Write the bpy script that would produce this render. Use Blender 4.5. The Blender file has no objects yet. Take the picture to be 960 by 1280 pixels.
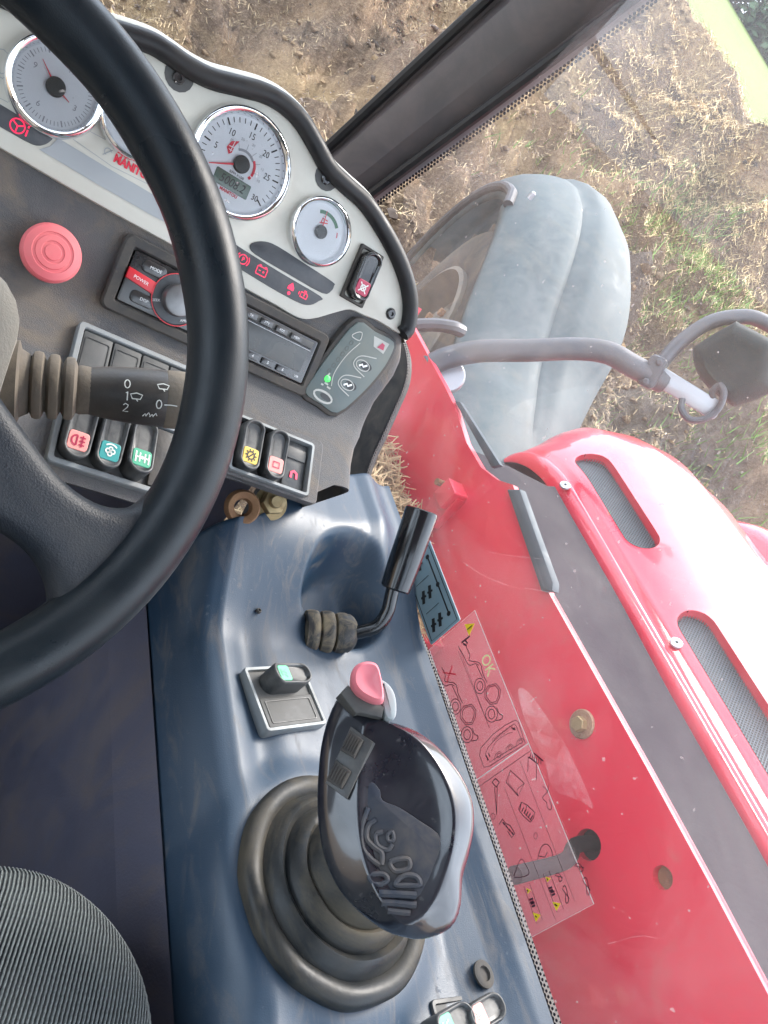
import bpy, bmesh, math, random
import numpy as np
from mathutils import Matrix, Vector, noise
random.seed(7)
S = bpy.context.scene
COL = S.collection
R_ = math.radians

# ------------------------------------------------------------------ camera, world, sun, exposure
EYE = 1.75            # eye height above the ground under the cab; machine coordinates below are measured from the eye
CX = Vector((0.75025, -0.25100, 0.61165))      # camera right in machine axes (x right, y forward, z up)
CD = Vector((0.27509, -0.72274, -0.63402))     # camera down
CF = Vector((0.60120, 0.64393, -0.47319))      # camera forward
cam_d = bpy.data.cameras.new('camera')
cam_d.sensor_fit = 'HORIZONTAL'; cam_d.sensor_width = 36.0; cam_d.lens = 36.0 * 970 / 960
cam_d.clip_start = 0.02; cam_d.clip_end = 600
cam = bpy.data.objects.new('camera', cam_d); COL.objects.link(cam)
cam.matrix_world = Matrix(((CX.x, -CD.x, -CF.x, 0), (CX.y, -CD.y, -CF.y, 0), (CX.z, -CD.z, -CF.z, 0), (0, 0, 0, 1)))
S.camera = cam
W = bpy.data.worlds.new("World"); S.world = W; W.use_nodes = True
wn = W.node_tree.nodes; wl = W.node_tree.links
sky = wn.new('ShaderNodeTexSky'); sky.sky_type = 'NISHITA'; sky.sun_disc = False
SUN_EL, SUN_AZ = R_(46), R_(64)      # azimuth clockwise from +Y
sky.sun_elevation = SUN_EL; sky.sun_rotation = SUN_AZ
sky.air_density = 1.0; sky.dust_density = 4.0; sky.ozone_density = 1.0
wn['Background'].inputs[1].default_value = 0.12
# broken bright cloud over the whole sky
tcw = wn.new('ShaderNodeTexCoord'); cn = wn.new('ShaderNodeTexNoise'); cn.inputs['Scale'].default_value = 2.2; cn.inputs['Detail'].default_value = 6; cn.inputs['Roughness'].default_value = .55
wl.new(tcw.outputs['Generated'], cn.inputs[0])
cr = wn.new('ShaderNodeMapRange'); cr.inputs[1].default_value = .38; cr.inputs[2].default_value = .60; cr.inputs[3].default_value = .25; cr.inputs[4].default_value = 1; wl.new(cn.outputs[0], cr.inputs[0])
cm = wn.new('ShaderNodeMix'); cm.data_type = 'RGBA'; cm.inputs[7].default_value = (9.7, 11, 12.7, 1)
wl.new(cr.outputs[0], cm.inputs[0]); wl.new(sky.outputs[0], cm.inputs[6]); wl.new(cm.outputs[2], wn['Background'].inputs[0])
sd = bpy.data.lights.new('sun', 'SUN'); sd.energy = 1.5; sd.angle = R_(20); sd.color = (1, .96, .9)
sun = bpy.data.objects.new('sun', sd); COL.objects.link(sun)
sv = Vector((math.sin(SUN_AZ) * math.cos(SUN_EL), math.cos(SUN_AZ) * math.cos(SUN_EL), math.sin(SUN_EL)))
sun.rotation_euler = sv.to_track_quat('Z', 'Y').to_euler()
S.view_settings.view_transform = 'Standard'; S.view_settings.look = 'None'
S.view_settings.gamma = 1.0; S.view_settings.exposure = 1.9
S.cycles.max_bounces = 8; S.cycles.transparent_max_bounces = 12
S.cycles.use_denoising = True

# ------------------------------------------------------------------ helpers: survey, frames, meshes
def ray(u, v):
    return (CX * ((u - 480) / 970) + CD * ((v - 640) / 970) + CF)
def at(u, v, d):
    return ray(u, v) * d
def onp(u, v, p0, n):
    r = ray(u, v); return r * (p0.dot(n) / r.dot(n))
class Frame:
    """a flat working plane: origin, in-plane right and up, normal"""
    def __init__(s, o, ex, n):
        s.o = Vector(o); s.n = Vector(n).normalized(); s.ex = Vector(ex)
        s.ex = (s.ex - s.n * s.ex.dot(s.n)).normalized(); s.ey = s.n.cross(s.ex)
    def M(s, x=0, y=0, h=0, rot=0):
        c, q = math.cos(rot), math.sin(rot)
        ex = s.ex * c + s.ey * q; ey = s.ey * c - s.ex * q; p = s.P(x, y, h)
        return Matrix(((ex.x, ey.x, s.n.x, p.x), (ex.y, ey.y, s.n.y, p.y), (ex.z, ey.z, s.n.z, p.z), (0, 0, 0, 1)))
    def P(s, x, y, h=0): return s.o + s.ex * x + s.ey * y + s.n * h
    def loc(s, u, v, h=0):
        q = onp(u, v, s.o + s.n * h, s.n) - s.o
        return (q.dot(s.ex), q.dot(s.ey))
    def L(s, pts, h=0): return [s.loc(u, v, h) for u, v in pts]
def area(o):
    return sum(o[i][0] * o[(i + 1) % len(o)][1] - o[(i + 1) % len(o)][0] * o[i][1] for i in range(len(o))) / 2
def ccw(o): return list(o) if area(o) > 0 else list(o)[::-1]
def inset(o, d):
    n = len(o); r = []
    for i in range(n):
        a, b, c = Vector(o[i - 1][:2]), Vector(o[i][:2]), Vector(o[(i + 1) % n][:2])
        e1 = (b - a); e2 = (c - b)
        if e1.length < 1e-9 or e2.length < 1e-9: r.append((b.x, b.y)); continue
        e1.normalize(); e2.normalize()
        n1 = Vector((-e1.y, e1.x)); n2 = Vector((-e2.y, e2.x)); m = n1 + n2
        if m.length < 1e-6: m = n1.copy()
        m.normalize(); k = max(.5, m.dot(n1)); q = b + m * (d / k); r.append((q.x, q.y))
    return r
def rrect(w, h, r, n=4, cx=0, cy=0):
    o = []; r = min(r, w / 2 - 1e-5, h / 2 - 1e-5)
    for k, (sx, sy) in enumerate(((1, -1), (1, 1), (-1, 1), (-1, -1))):
        for i in range(n + 1):
            a = -math.pi / 2 + k * math.pi / 2 + i / n * math.pi / 2
            o.append((cx + sx * (w / 2 - r) + r * math.cos(a), cy + sy * (h / 2 - r) + r * math.sin(a)))
    return o
def circ(r, n=24, cx=0, cy=0, a0=0, a1=2 * math.pi):
    full = abs(a1 - a0 - 2 * math.pi) < 1e-6
    return [(cx + r * math.cos(a0 + (a1 - a0) * i / (n if full else n - 1)), cy + r * math.sin(a0 + (a1 - a0) * i / (n if full else n - 1))) for i in range(n)]
def smooth_path(pts, n=6, closed=False):
    P = [Vector(p) for p in pts]; out = []; m = len(P)
    for i in range(m if closed else m - 1):
        p1, p2 = P[i], P[(i + 1) % m]
        p0 = P[i - 1] if (closed or i > 0) else p1 * 2 - p2
        p3 = P[(i + 2) % m] if (closed or i + 2 < m) else p2 * 2 - p1
        for k in range(n):
            t = k / n
            out.append(.5 * ((2 * p1) + (p2 - p0) * t + (2 * p0 - 5 * p1 + 4 * p2 - p3) * t * t + (3 * p1 - p0 - 3 * p2 + p3) * t ** 3))
    if not closed: out.append(P[-1])
    return out
def sm2(pts, n=6, closed=False): return [(v.x, v.y) for v in smooth_path([(p[0], p[1], 0) for p in pts], n, closed)]
def interp(x, xs, ys): return float(np.interp(x, xs, ys))
def sstep(a, b, x):
    t = min(1, max(0, (x - a) / (b - a))); return t * t * (3 - 2 * t)
I4 = Matrix.Identity(4)
class MB:
    def __init__(s): s.V = []; s.F = []
    def add(s, V, F, M=I4):
        b = len(s.V); s.V += [tuple(M @ Vector(v)) for v in V]; s.F += [tuple(i + b for i in f) for f in F]; return s
    def box(s, w, d, h, M=I4, z0=None):
        z0 = -h / 2 if z0 is None else z0
        return s.slab([(-w / 2, -d / 2), (w / 2, -d / 2), (w / 2, d / 2), (-w / 2, d / 2)], z0, z0 + h, M, min(w, d, h) * .08)
    def rings(s, rings, M=I4, cap0=True, cap1=True, closed=True):
        n = len(rings[0]); V = [p for r in rings for p in r]; F = []
        for k in range(len(rings) - 1):
            for i in range(n if closed else n - 1):
                j = (i + 1) % n; F.append((k * n + i, k * n + j, (k + 1) * n + j, (k + 1) * n + i))
        if cap0: F.append(tuple(range(n))[::-1])
        if cap1: F.append(tuple((len(rings) - 1) * n + i for i in range(n)))
        return s.add(V, F, M)
    def slab(s, o, h0, h1, M=I4, bev=.0, steps=2, cap0=True):
        o = ccw(o); R = [[(x, y, h0) for x, y in o]]
        if bev > 0:
            R.append([(x, y, h1 - bev) for x, y in o])
            for k in range(1, steps + 1):
                a = k / steps * math.pi / 2; q = inset(o, bev * (1 - math.cos(a)))
                R.append([(x, y, h1 - bev + bev * math.sin(a)) for x, y in q])
        else: R.append([(x, y, h1) for x, y in o])
        return s.rings(R, M, cap0=cap0)
    def frame(s, o, i, h0, h1, M=I4, bev=0):
        """ring between outer outline o and inner outline i (same count)"""
        n = len(o)
        b = bev
        R = [[(x, y, h0) for x, y in o], [(x, y, h1 - b) for x, y in o]]
        if b:
            R.append([(x * .85 + i[k][0] * .15, y * .85 + i[k][1] * .15, h1) for k, (x, y) in enumerate(o)])
            R.append([(x * .15 + i[k][0] * .85, y * .15 + i[k][1] * .85, h1) for k, (x, y) in enumerate(o)])
        R += [[(x, y, h1 - b) for x, y in i], [(x, y, h0) for x, y in i]]
        return s.rings(R, M, cap0=False, cap1=False)
    def lathe(s, prof, n=32, M=I4, cap0=False, cap1=True):
        return s.rings([[(max(r, 1e-5) * math.cos(2 * math.pi * i / n), max(r, 1e-5) * math.sin(2 * math.pi * i / n), h) for i in range(n)] for r, h in prof], M, cap0, cap1)
    def tube(s, path, r, n=10, closed=False, caps=True, flat=1.0, updir=None):
        P = [Vector(p) for p in path]; m = len(P); rs = r if isinstance(r, (list, tuple)) else [r] * m
        T = []
        for i in range(m):
            a = P[i - 1] if (i > 0 or closed) else P[i]; b = P[(i + 1) % m] if (i < m - 1 or closed) else P[i]
            T.append((b - a).normalized())
        u = Vector(updir) if updir else (Vector((0, 0, 1)) if abs(T[0].z) < .9 else Vector((1, 0, 0)))
        R = []
        for i in range(m):
            u = (u - T[i] * u.dot(T[i])).normalized(); w = T[i].cross(u)
            R.append([tuple(P[i] + (w * math.cos(2 * math.pi * k / n) + u * math.sin(2 * math.pi * k / n) * flat) * rs[i]) for k in range(n)])
        if closed: R.append(R[0]); caps = False
        return s.rings(R, I4, caps, caps)
    def ribbon(s, path, w, h, M=I4, closed=False, th=0):
        P = [Vector((p[0], p[1])) for p in path]; n = len(P); a = []; b = []
        for i in range(n):
            p = P[i - 1] if (i > 0 or closed) else P[i]; q = P[(i + 1) % n] if (i < n - 1 or closed) else P[i]
            t = (q - p); t = t.normalized() if t.length > 1e-9 else Vector((1, 0)); m = Vector((-t.y, t.x)) * w / 2
            a.append((P[i].x + m.x, P[i].y + m.y, h)); b.append((P[i].x - m.x, P[i].y - m.y, h))
        F = [(n + i, n + (i + 1) % n, (i + 1) % n, i) for i in range(n if closed else n - 1)]
        return s.add(a + b, F, M)
    def flat(s, o, h, M=I4):
        o = ccw(o); return s.add([(x, y, h) for x, y in o], [tuple(range(len(o)))], M)
    def text(s, t, size, M=I4, h=0, align='CENTER', bold=0, shear=0, sx=1):
        c = bpy.data.curves.new('lettering', 'FONT'); c.body = t; c.size = size; c.align_x = align; c.align_y = 'CENTER'
        c.offset = bold; c.shear = shear; c.resolution_u = 3
        o = bpy.data.objects.new('lettering', c); COL.objects.link(o)
        dg = bpy.context.evaluated_depsgraph_get(); me = o.evaluated_get(dg).to_mesh()
        V = [(v.co.x * sx, v.co.y, v.co.z + h) for v in me.vertices]; F = [tuple(p.vertices) for p in me.polygons]
        s.add(V, F, M); o.evaluated_get(dg).to_mesh_clear(); bpy.data.objects.remove(o); bpy.data.curves.remove(c)
        return s
    def build(s, name, mat, parent=None, angle=35, smooth=True):
        me = bpy.data.meshes.new(name); V = s.V; org = Vector((0, 0, 0))
        if parent is None:
            A = np.array(V); lo, hi = A.min(0), A.max(0); org = Vector(((lo[0] + hi[0]) / 2, (lo[1] + hi[1]) / 2, lo[2]))
            V = [tuple(Vector(v) - org) for v in V]
        me.from_pydata(V, [], s.F); me.validate(); me.update()
        if smooth:
            me.polygons.foreach_set('use_smooth', [True] * len(me.polygons)); me.set_sharp_from_angle(angle=R_(angle))
        me.materials.append(MAT[mat] if isinstance(mat, str) else mat)
        o = bpy.data.objects.new(name, me); COL.objects.link(o)
        if parent is None: o.location = org
        else:
            o.parent = parent
            root = parent
            while root.parent: root = root.parent
            # vertices are in machine axes: undo the thing's own placing
            o.matrix_parent_inverse = Matrix.Translation(-root.location) if parent == root else I4
        return o
def tag(o, label, cat, group=None):
    o['label'] = label; o['category'] = cat
    if group: o['group'] = group
    return o
def thing(name, loc, label, cat, group=None):
    o = bpy.data.objects.new(name, None); COL.objects.link(o); o.empty_display_size = .05; o.location = Vector(loc)
    return tag(o, label, cat, group)
def kind(o, k): o['kind'] = k; return o

# ------------------------------------------------------------------ materials
MAT = {}
def mat(name, col, rough=.5, grime=None, metal=0, coat=0, spec=.5, dust=0, dustcol=(.32, .27, .21), dscale=9, bump=0, bscale=300, var=0, vscale=30, emit=None, alpha=None, droughness=None, scratch=0, detail=6):
    m = bpy.data.materials.new(name); m.use_nodes = True; n = m.node_tree.nodes; l = m.node_tree.links; b = n['Principled BSDF']
    b.inputs['Base Color'].default_value = (*col, 1); b.inputs['Roughness'].default_value = rough; b.inputs['Metallic'].default_value = metal
    b.inputs['Coat Weight'].default_value = coat; b.inputs['Coat Roughness'].default_value = .08; b.inputs['Specular IOR Level'].default_value = spec
    tc = n.new('ShaderNodeTexCoord'); cur = None
    def nz(sc, det=4, rg=.6, dist=0):
        t = n.new('ShaderNodeTexNoise'); t.inputs['Scale'].default_value = sc; t.inputs['Detail'].default_value = det; t.inputs['Roughness'].default_value = rg
        t.inputs['Distortion'].default_value = dist
        l.new(tc.outputs['Object'], t.inputs['Vector']); return t
    def ramp(src, a, bb, va=0, vb=1):
        r = n.new('ShaderNodeMapRange'); r.inputs[1].default_value = a; r.inputs[2].default_value = bb; r.inputs[3].default_value = va; r.inputs[4].default_value = vb
        l.new(src, r.inputs[0]); return r.outputs[0]
    if var:
        t = nz(vscale); mx = n.new('ShaderNodeMix'); mx.data_type = 'RGBA'
        mx.inputs[6].default_value = (*[max(0, c * (1 - var)) for c in col], 1); mx.inputs[7].default_value = (*[min(1, c * (1 + var)) for c in col], 1)
        l.new(ramp(t.outputs[0], .3, .7), mx.inputs[0]); cur = mx.outputs[2]
    if dust:
        t = nz(dscale, detail, .68, .6); mx = n.new('ShaderNodeMix'); mx.data_type = 'RGBA'; mx.inputs[6].default_value = (*col, 1); mx.inputs[7].default_value = (*dustcol, 1)
        f = ramp(t.outputs[0], .38, .75, dust * .12, dust)
        if scratch:
            t2 = n.new('ShaderNodeTexNoise'); t2.inputs['Scale'].default_value = 240; t2.inputs['Detail'].default_value = 2
            l.new(tc.outputs['Object'], t2.inputs['Vector'])
            ad = n.new('ShaderNodeMath'); ad.operation = 'MAXIMUM'; l.new(f, ad.inputs[0]); l.new(ramp(t2.outputs[0], .66, .74, 0, scratch), ad.inputs[1]); f = ad.outputs[0]
        l.new(f, mx.inputs[0])
        if cur: l.new(cur, mx.inputs[6])
        cur = mx.outputs[2]
        r0 = ramp(f, 0, max(dust, .01), rough, droughness or min(1, rough + .35)); l.new(r0, b.inputs['Roughness'])
    if grime:      # settled brown dirt: (colour, stretch, low, high, amount)
        gc, gs, g0, g1, ga = grime; mp = n.new('ShaderNodeMapping'); mp.inputs['Scale'].default_value = gs; l.new(tc.outputs['Object'], mp.inputs[0])
        t = n.new('ShaderNodeTexNoise'); t.inputs['Scale'].default_value = 1; t.inputs['Detail'].default_value = 9; t.inputs['Roughness'].default_value = .7; t.inputs['Distortion'].default_value = 1.0; l.new(mp.outputs[0], t.inputs[0])
        mx = n.new('ShaderNodeMix'); mx.data_type = 'RGBA'; mx.inputs[6].default_value = (*col, 1); mx.inputs[7].default_value = (*gc, 1); gf = ramp(t.outputs[0], g0, g1, 0, ga); l.new(gf, mx.inputs[0])
        if cur: l.new(cur, mx.inputs[6])
        cur = mx.outputs[2]
        ra = n.new('ShaderNodeMath'); ra.operation = 'MULTIPLY_ADD'; ra.inputs[1].default_value = .45; ra.use_clamp = True; l.new(gf, ra.inputs[0])
        lk = [k for k in m.node_tree.links if k.to_socket == b.inputs['Roughness']]
        if lk: l.new(lk[0].from_socket, ra.inputs[2])
        else: ra.inputs[2].default_value = rough
        l.new(ra.outputs[0], b.inputs['Roughness'])
    if cur: l.new(cur, b.inputs['Base Color'])
    if bump:
        t = nz(bscale, 3); bp = n.new('ShaderNodeBump'); bp.inputs['Strength'].default_value = bump; bp.inputs['Distance'].default_value = .002
        l.new(t.outputs[0], bp.inputs['Height']); l.new(bp.outputs[0], b.inputs['Normal'])
    if emit: b.inputs['Emission Color'].default_value = (*emit[0], 1); b.inputs['Emission Strength'].default_value = emit[1]
    MAT[name] = m; return m
def glass_mat(name, tint=(1, 1, 1), refl=.06, dirt=.0, dirtcol=(.8, .74, .7), base=.02, scale=4, specks=True):
    m = bpy.data.materials.new(name); m.use_nodes = True; n = m.node_tree.nodes; l = m.node_tree.links
    n.remove(n['Principled BSDF']); out = n['Material Output']
    tr = n.new('ShaderNodeBsdfTransparent'); tr.inputs[0].default_value = (*tint, 1)
    gl = n.new('ShaderNodeBsdfGlossy'); gl.inputs['Roughness'].default_value = .02
    fr = n.new('ShaderNodeFresnel'); fr.inputs[0].default_value = 1.45
    m1 = n.new('ShaderNodeMixShader'); l.new(fr.outputs[0], m1.inputs[0]); l.new(tr.outputs[0], m1.inputs[1]); l.new(gl.outputs[0], m1.inputs[2])
    last = m1
    if dirt:
        tc = n.new('ShaderNodeTexCoord'); t = n.new('ShaderNodeTexNoise'); t.inputs['Scale'].default_value = scale; t.inputs['Detail'].default_value = 8; t.inputs['Roughness'].default_value = .62; t.inputs['Distortion'].default_value = 1.2
        l.new(tc.outputs['Object'], t.inputs[0])
        r = n.new('ShaderNodeMapRange'); r.inputs[1].default_value = .42; r.inputs[2].default_value = .8; r.inputs[3].default_value = base; r.inputs[4].default_value = dirt; l.new(t.outputs[0], r.inputs[0])
        t2 = n.new('ShaderNodeTexNoise'); t2.inputs['Scale'].default_value = 160; t2.inputs['Detail'].default_value = 1; l.new(tc.outputs['Object'], t2.inputs[0])
        r2 = n.new('ShaderNodeMapRange'); r2.inputs[1].default_value = .73; r2.inputs[2].default_value = .78; r2.inputs[3].default_value = 0; r2.inputs[4].default_value = .35 if specks else 0; l.new(t2.outputs[0], r2.inputs[0])
        mxm = n.new('ShaderNodeMath'); mxm.operation = 'MAXIMUM'; l.new(r.outputs[0], mxm.inputs[0]); l.new(r2.outputs[0], mxm.inputs[1])
        df = n.new('ShaderNodeBsdfDiffuse'); df.inputs[0].default_value = (*dirtcol, 1)
        tl = n.new('ShaderNodeBsdfTranslucent'); tl.inputs[0].default_value = (*dirtcol, 1)
        dd = n.new('ShaderNodeMixShader'); dd.inputs[0].default_value = .3; l.new(df.outputs[0], dd.inputs[1]); l.new(tl.outputs[0], dd.inputs[2])
        m2 = n.new('ShaderNodeMixShader'); l.new(mxm.outputs[0], m2.inputs[0]); l.new(m1.outputs[0], m2.inputs[1]); l.new(dd.outputs[0], m2.inputs[2]); last = m2
    l.new(last.outputs[0], out.inputs[0]); MAT[name] = m; return m
mat('cream', (.54, .53, .465), .42, dust=.25, dustcol=(.30, .27, .22), dscale=14, bump=.05, bscale=900)
mat('fascia_grey', (.30, .32, .33), .45)
mat('dash_plastic', (.055, .056, .062), .55, grime=((.24, .185, .13), (11, 14, 16), .50, .78, .75), dust=.45, dustcol=(.20, .185, .165), dscale=8, bump=.5, bscale=1100, scratch=.3)
mat('console_plastic', (.014, .036, .066), .29, grime=((.18, .15, .12), (46, 9, 30), .52, .80, .60), dust=.16, dustcol=(.15, .165, .185), dscale=3, bump=.10, bscale=900, droughness=.6, scratch=.25)
mat('footwell_plastic', (.072, .073, .108), .6, scratch=.2, grime=((.16, .125, .105), (5, 9, 5), .48, .72, .7), dust=.4, dustcol=(.12, .10, .11), dscale=9, bump=.2, bscale=400)
mat('black_rubber', (.005, .006, .008), .35, spec=.35, dust=.06, dscale=20, bump=.1, bscale=600)
mat('wheel_leather', (.006, .010, .014), .22, spec=.28, dust=.10, dustcol=(.05, .055, .055), dscale=14, bump=.12, bscale=1500)
mat('wheel_spoke', (.006, .010, .017), .38, spec=.35, dust=.30, dustcol=(.15, .145, .13), dscale=7, bump=.22, bscale=900)
mat('black_gloss', (.008, .009, .012), .14, coat=.4, dust=.12, dscale=16, scratch=.12)
mat('grip_gloss', (.004, .006, .013), .20, coat=1, spec=.4, dust=.06, dustcol=(.2, .19, .18), dscale=18, scratch=.15)
mat('grip_inset', (.016, .024, .040), .36, spec=.3, dust=.4, dustcol=(.15, .12, .085), dscale=40)
mat('boot_rubber', (.006, .009, .012), .36, spec=.35, grime=((.125, .10, .062), (8, 8, 30), .43, .76, .75), dust=.22, dustcol=(.15, .125, .085), dscale=14, bump=.1)
mat('black_matte', (.014, .015, .017), .6, dust=.25, dscale=30, scratch=.2)
mat('switch_black', (.02, .023, .026), .33, dust=.4, dustcol=(.2, .19, .17), dscale=60, scratch=.2)
mat('panel_dark', (.035, .038, .04), .5, dust=.5, dustcol=(.18, .17, .15), dscale=30)
mat('silver_trim', (.20, .225, .24), .42, metal=.2, dust=.55, dustcol=(.22, .19, .15), dscale=25)
mat('chrome', (.82, .83, .85), .09, metal=1)
mat('dial_white', (.72, .74, .76), .4)
mat('dial_black', (.012, .012, .012), .4)
mat('dial_grey', (.30, .31, .33), .4)
mat('hub_black', (.025, .032, .03), .45)
mat('needle_red', (.75, .03, .05), .4)
mat('print_red', (.62, .02, .045), .45)
mat('print_white', (.75, .76, .76), .5)
mat('lamp_red', (.62, .015, .06), .4, emit=((1, .03, .10), .25))
mat('lcd', (.10, .15, .12), .25)
mat('strip_dark', (.028, .032, .038), .35, dust=.3, dustcol=(.2, .2, .2), dscale=40, scratch=.2)
mat('stop_red', (.68, .12, .14), .42, dust=.35, dustcol=(.52, .30, .26), dscale=25)
mat('brushed', (.19, .19, .19), .42, metal=.8, var=.2, vscale=60)
mat('radio_red', (.55, .02, .03), .4)
mat('screen', (.02, .022, .022), .12, dust=.25, dustcol=(.2, .19, .16), dscale=30)
mat('keypad_film', (.075, .105, .105), .4, dust=.5, dustcol=(.2, .19, .15), dscale=16, scratch=.3)
mat('keypad_pale', (.36, .36, .33), .5)
mat('led_green', (.02, .45, .04), .35, emit=((.05, 1, .08), .9))
mat('stalk_dust', (.10, .083, .065), .65, dust=.6, dustcol=(.25, .205, .15), dscale=30, bump=.2)
mat('stalk_black', (.012, .013, .015), .4, dust=.35, dustcol=(.24, .19, .135), dscale=14, bump=.1)
mat('column_beige', (.21, .20, .175), .65, dust=.5, dustcol=(.36, .31, .24), dscale=12, bump=.25, bscale=600)
mat('sw_pink', (.68, .25, .22), .45); mat('sw_yellow', (.62, .42, .07), .45); mat('sw_green', (.03, .28, .16), .4); mat('sw_teal', (.03, .25, .24), .4)
mat('sw_greenlamp', (.05, .42, .19), .4); mat('sw_darkred', (.35, .02, .06), .4)
mat('print_dark', (.01, .01, .01), .5); mat('mark_white', (.62, .64, .6), .5)
mat('brass', (.42, .33, .18), .42, metal=.7, dust=.5, dustcol=(.2, .13, .07), dscale=60)
mat('bellows_dust', (.02, .02, .02), .5, grime=((.24, .19, .12), (45, 45, 45), .42, .66, .85)); mat('washer_metal', (.34, .22, .15), .5, metal=.3, grime=((.22, .08, .04), (60, 60, 60), .45, .7, .8)); mat('hose_rubber', (.004, .004, .005), .9, spec=.1); mat('lever_black', (.007, .008, .010), .2, coat=.3)
mat('rust', (.20, .10, .05), .75, dust=.6, dustcol=(.33, .2, .1), dscale=60, bump=.3, bscale=300)
mat('pink_button', (.70, .17, .21), .3, dust=.2, dustcol=(.6, .4, .38), dscale=40)
mat('grey_button', (.30, .34, .35), .45)
mat('seat_fabric', (.035, .042, .045), .9, var=.25, vscale=200)
mat('seat_stripe', (.125, .14, .14), .9, var=.3, vscale=500)
mat('red_paint', (.60, .014, .048), .28, coat=.6, grime=((.40, .12, .10), (8, 8, 8), .55, .75, .5), dust=.16, dustcol=(.50, .14, .12), dscale=5, droughness=.6, scratch=.10)
mat('hood_paint', (.57, .015, .044), .24, coat=.85, dust=.10, dustcol=(.5, .22, .2), dscale=6, droughness=.45, scratch=.06)
mat('fender_plastic', (.048, .068, .074), .55, spec=.3, grime=((.20, .18, .145), (4, 4, 12), .54, .78, .4), dust=.35, dustcol=(.25, .26, .25), dscale=14, bump=.08, bscale=200, scratch=.1)
mat('tyre', (.02, .02, .02), .75, dust=.7, dustcol=(.17, .13, .09), dscale=8, bump=.5, bscale=60)
mat('rim_paint', (.09, .082, .07), .55, dust=.5, dustcol=(.3, .24, .17), dscale=12)
mat('grey_metal', (.065, .066, .075), .36, metal=.3, dust=.3, dustcol=(.2, .185, .17), dscale=20)
mat('mirror_shell', (.008, .016, .017), .5, spec=.2, dust=.04, dustcol=(.3, .3, .28), dscale=15, scratch=.15)
mat('zinc', (.36, .37, .39), .35, metal=.6)
mat('mirror_glass', (.85, .86, .88), .03, metal=1)
mat('under_dark', (.014, .010, .016), .6, spec=.2, dust=.5, dustcol=(.05, .04, .047), dscale=4, bump=.2, bscale=120, scratch=.25)
mat('slate_strip', (.035, .052, .065), .5, dust=.3, dustcol=(.16, .16, .165), dscale=14)
mat('grille', (.10, .115, .125), .45, metal=.5)
mat('pillar_grey', (.052, .049, .052), .32, dust=.5, dustcol=(.17, .125, .11), dscale=8, bump=.08)  # brown dust mix puts the pillar's reflected brownish sheen into the colour
mat('straw_pale', (.50, .36, .17), .75, var=.4, vscale=3)
mat('straw', (.38, .275, .15), .75, var=.45, vscale=3)
mat('straw_dark', (.13, .09, .06), .8, var=.5, vscale=3)
mat('clod_dark', (.085, .06, .045), .85, var=.6, vscale=3, bump=.6, bscale=60)
mat('roof_lining', (.30, .30, .30), .8)
mat('decal_blue', (.17, .26, .30), .4, dust=.3, dustcol=(.3, .3, .28), dscale=30)
mat('decal_yellow', (.78, .55, .02), .45); mat('decal_line', (.05, .005, .02), .5); mat('decal_white', (.8, .72, .7), .5)
mat('decal_ok', (.72, .72, .35), .5); mat('frit', (.012, .010, .014), .4)
mat('grass_blade', (.16, .27, .06), .6, var=.4, vscale=2)
mat('tree_leaf', (.06, .115, .05), .7, var=.5, vscale=1)
mat('bark', (.08, .06, .045), .9)
glass_mat('side_glass', dirt=.18, base=.05, scale=3.5, dirtcol=(.74, .64, .62))
glass_mat('wind_glass', dirt=.12, base=.02, scale=3)
glass_mat('clear_glass', (.93, .95, .95))
glass_mat('gauge_glass', dirt=.06, base=.01, scale=30)
glass_mat('smear_film', dirt=.34, base=.0, scale=26, dirtcol=(.8, .66, .68), specks=False)
glass_mat('decal_film', dirt=.14, base=.10, scale=5, specks=False, dirtcol=(.82, .62, .66))
# ================================================================== THE GROUND, HEAP AND FIELD
GV = Vector((.66, .75, 0))
def crest(t): return 6.9 - .71 * min(4, max(-4, t))
def ground_z(x, y):
    s = x * .66 + y * .75
    t = x * .75 - y * .66
    z = -1.72 + .16 * sstep(.6, 2.2, s)
    if s > 1.9: z += .47 * (s - 1.9) * sstep(1.7, 2.9, s)
    sc = crest(t)
    if s > sc: z -= (.47 - .165) * (s - sc)          # the heap's crest, the field rises behind it
    if s < sc + .6:
        k = sstep(1.2, 2.6, s) * (1 - .9 * sstep(sc - .7, sc + .3, s))
        p = Vector((x, y, 3.1))
        z += k * (.34 * noise.fractal(p * .8, 1, 2, 4) + .24 * noise.fractal(p * 2.4, .7, 2, 4) + .10 * abs(noise.noise(p * 5.5)) + .025 * noise.noise(p * 17))
        z += .028 * noise.fractal(p * 6, .8, 2, 3) * sstep(.4, 1.5, s)
    return z
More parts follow.
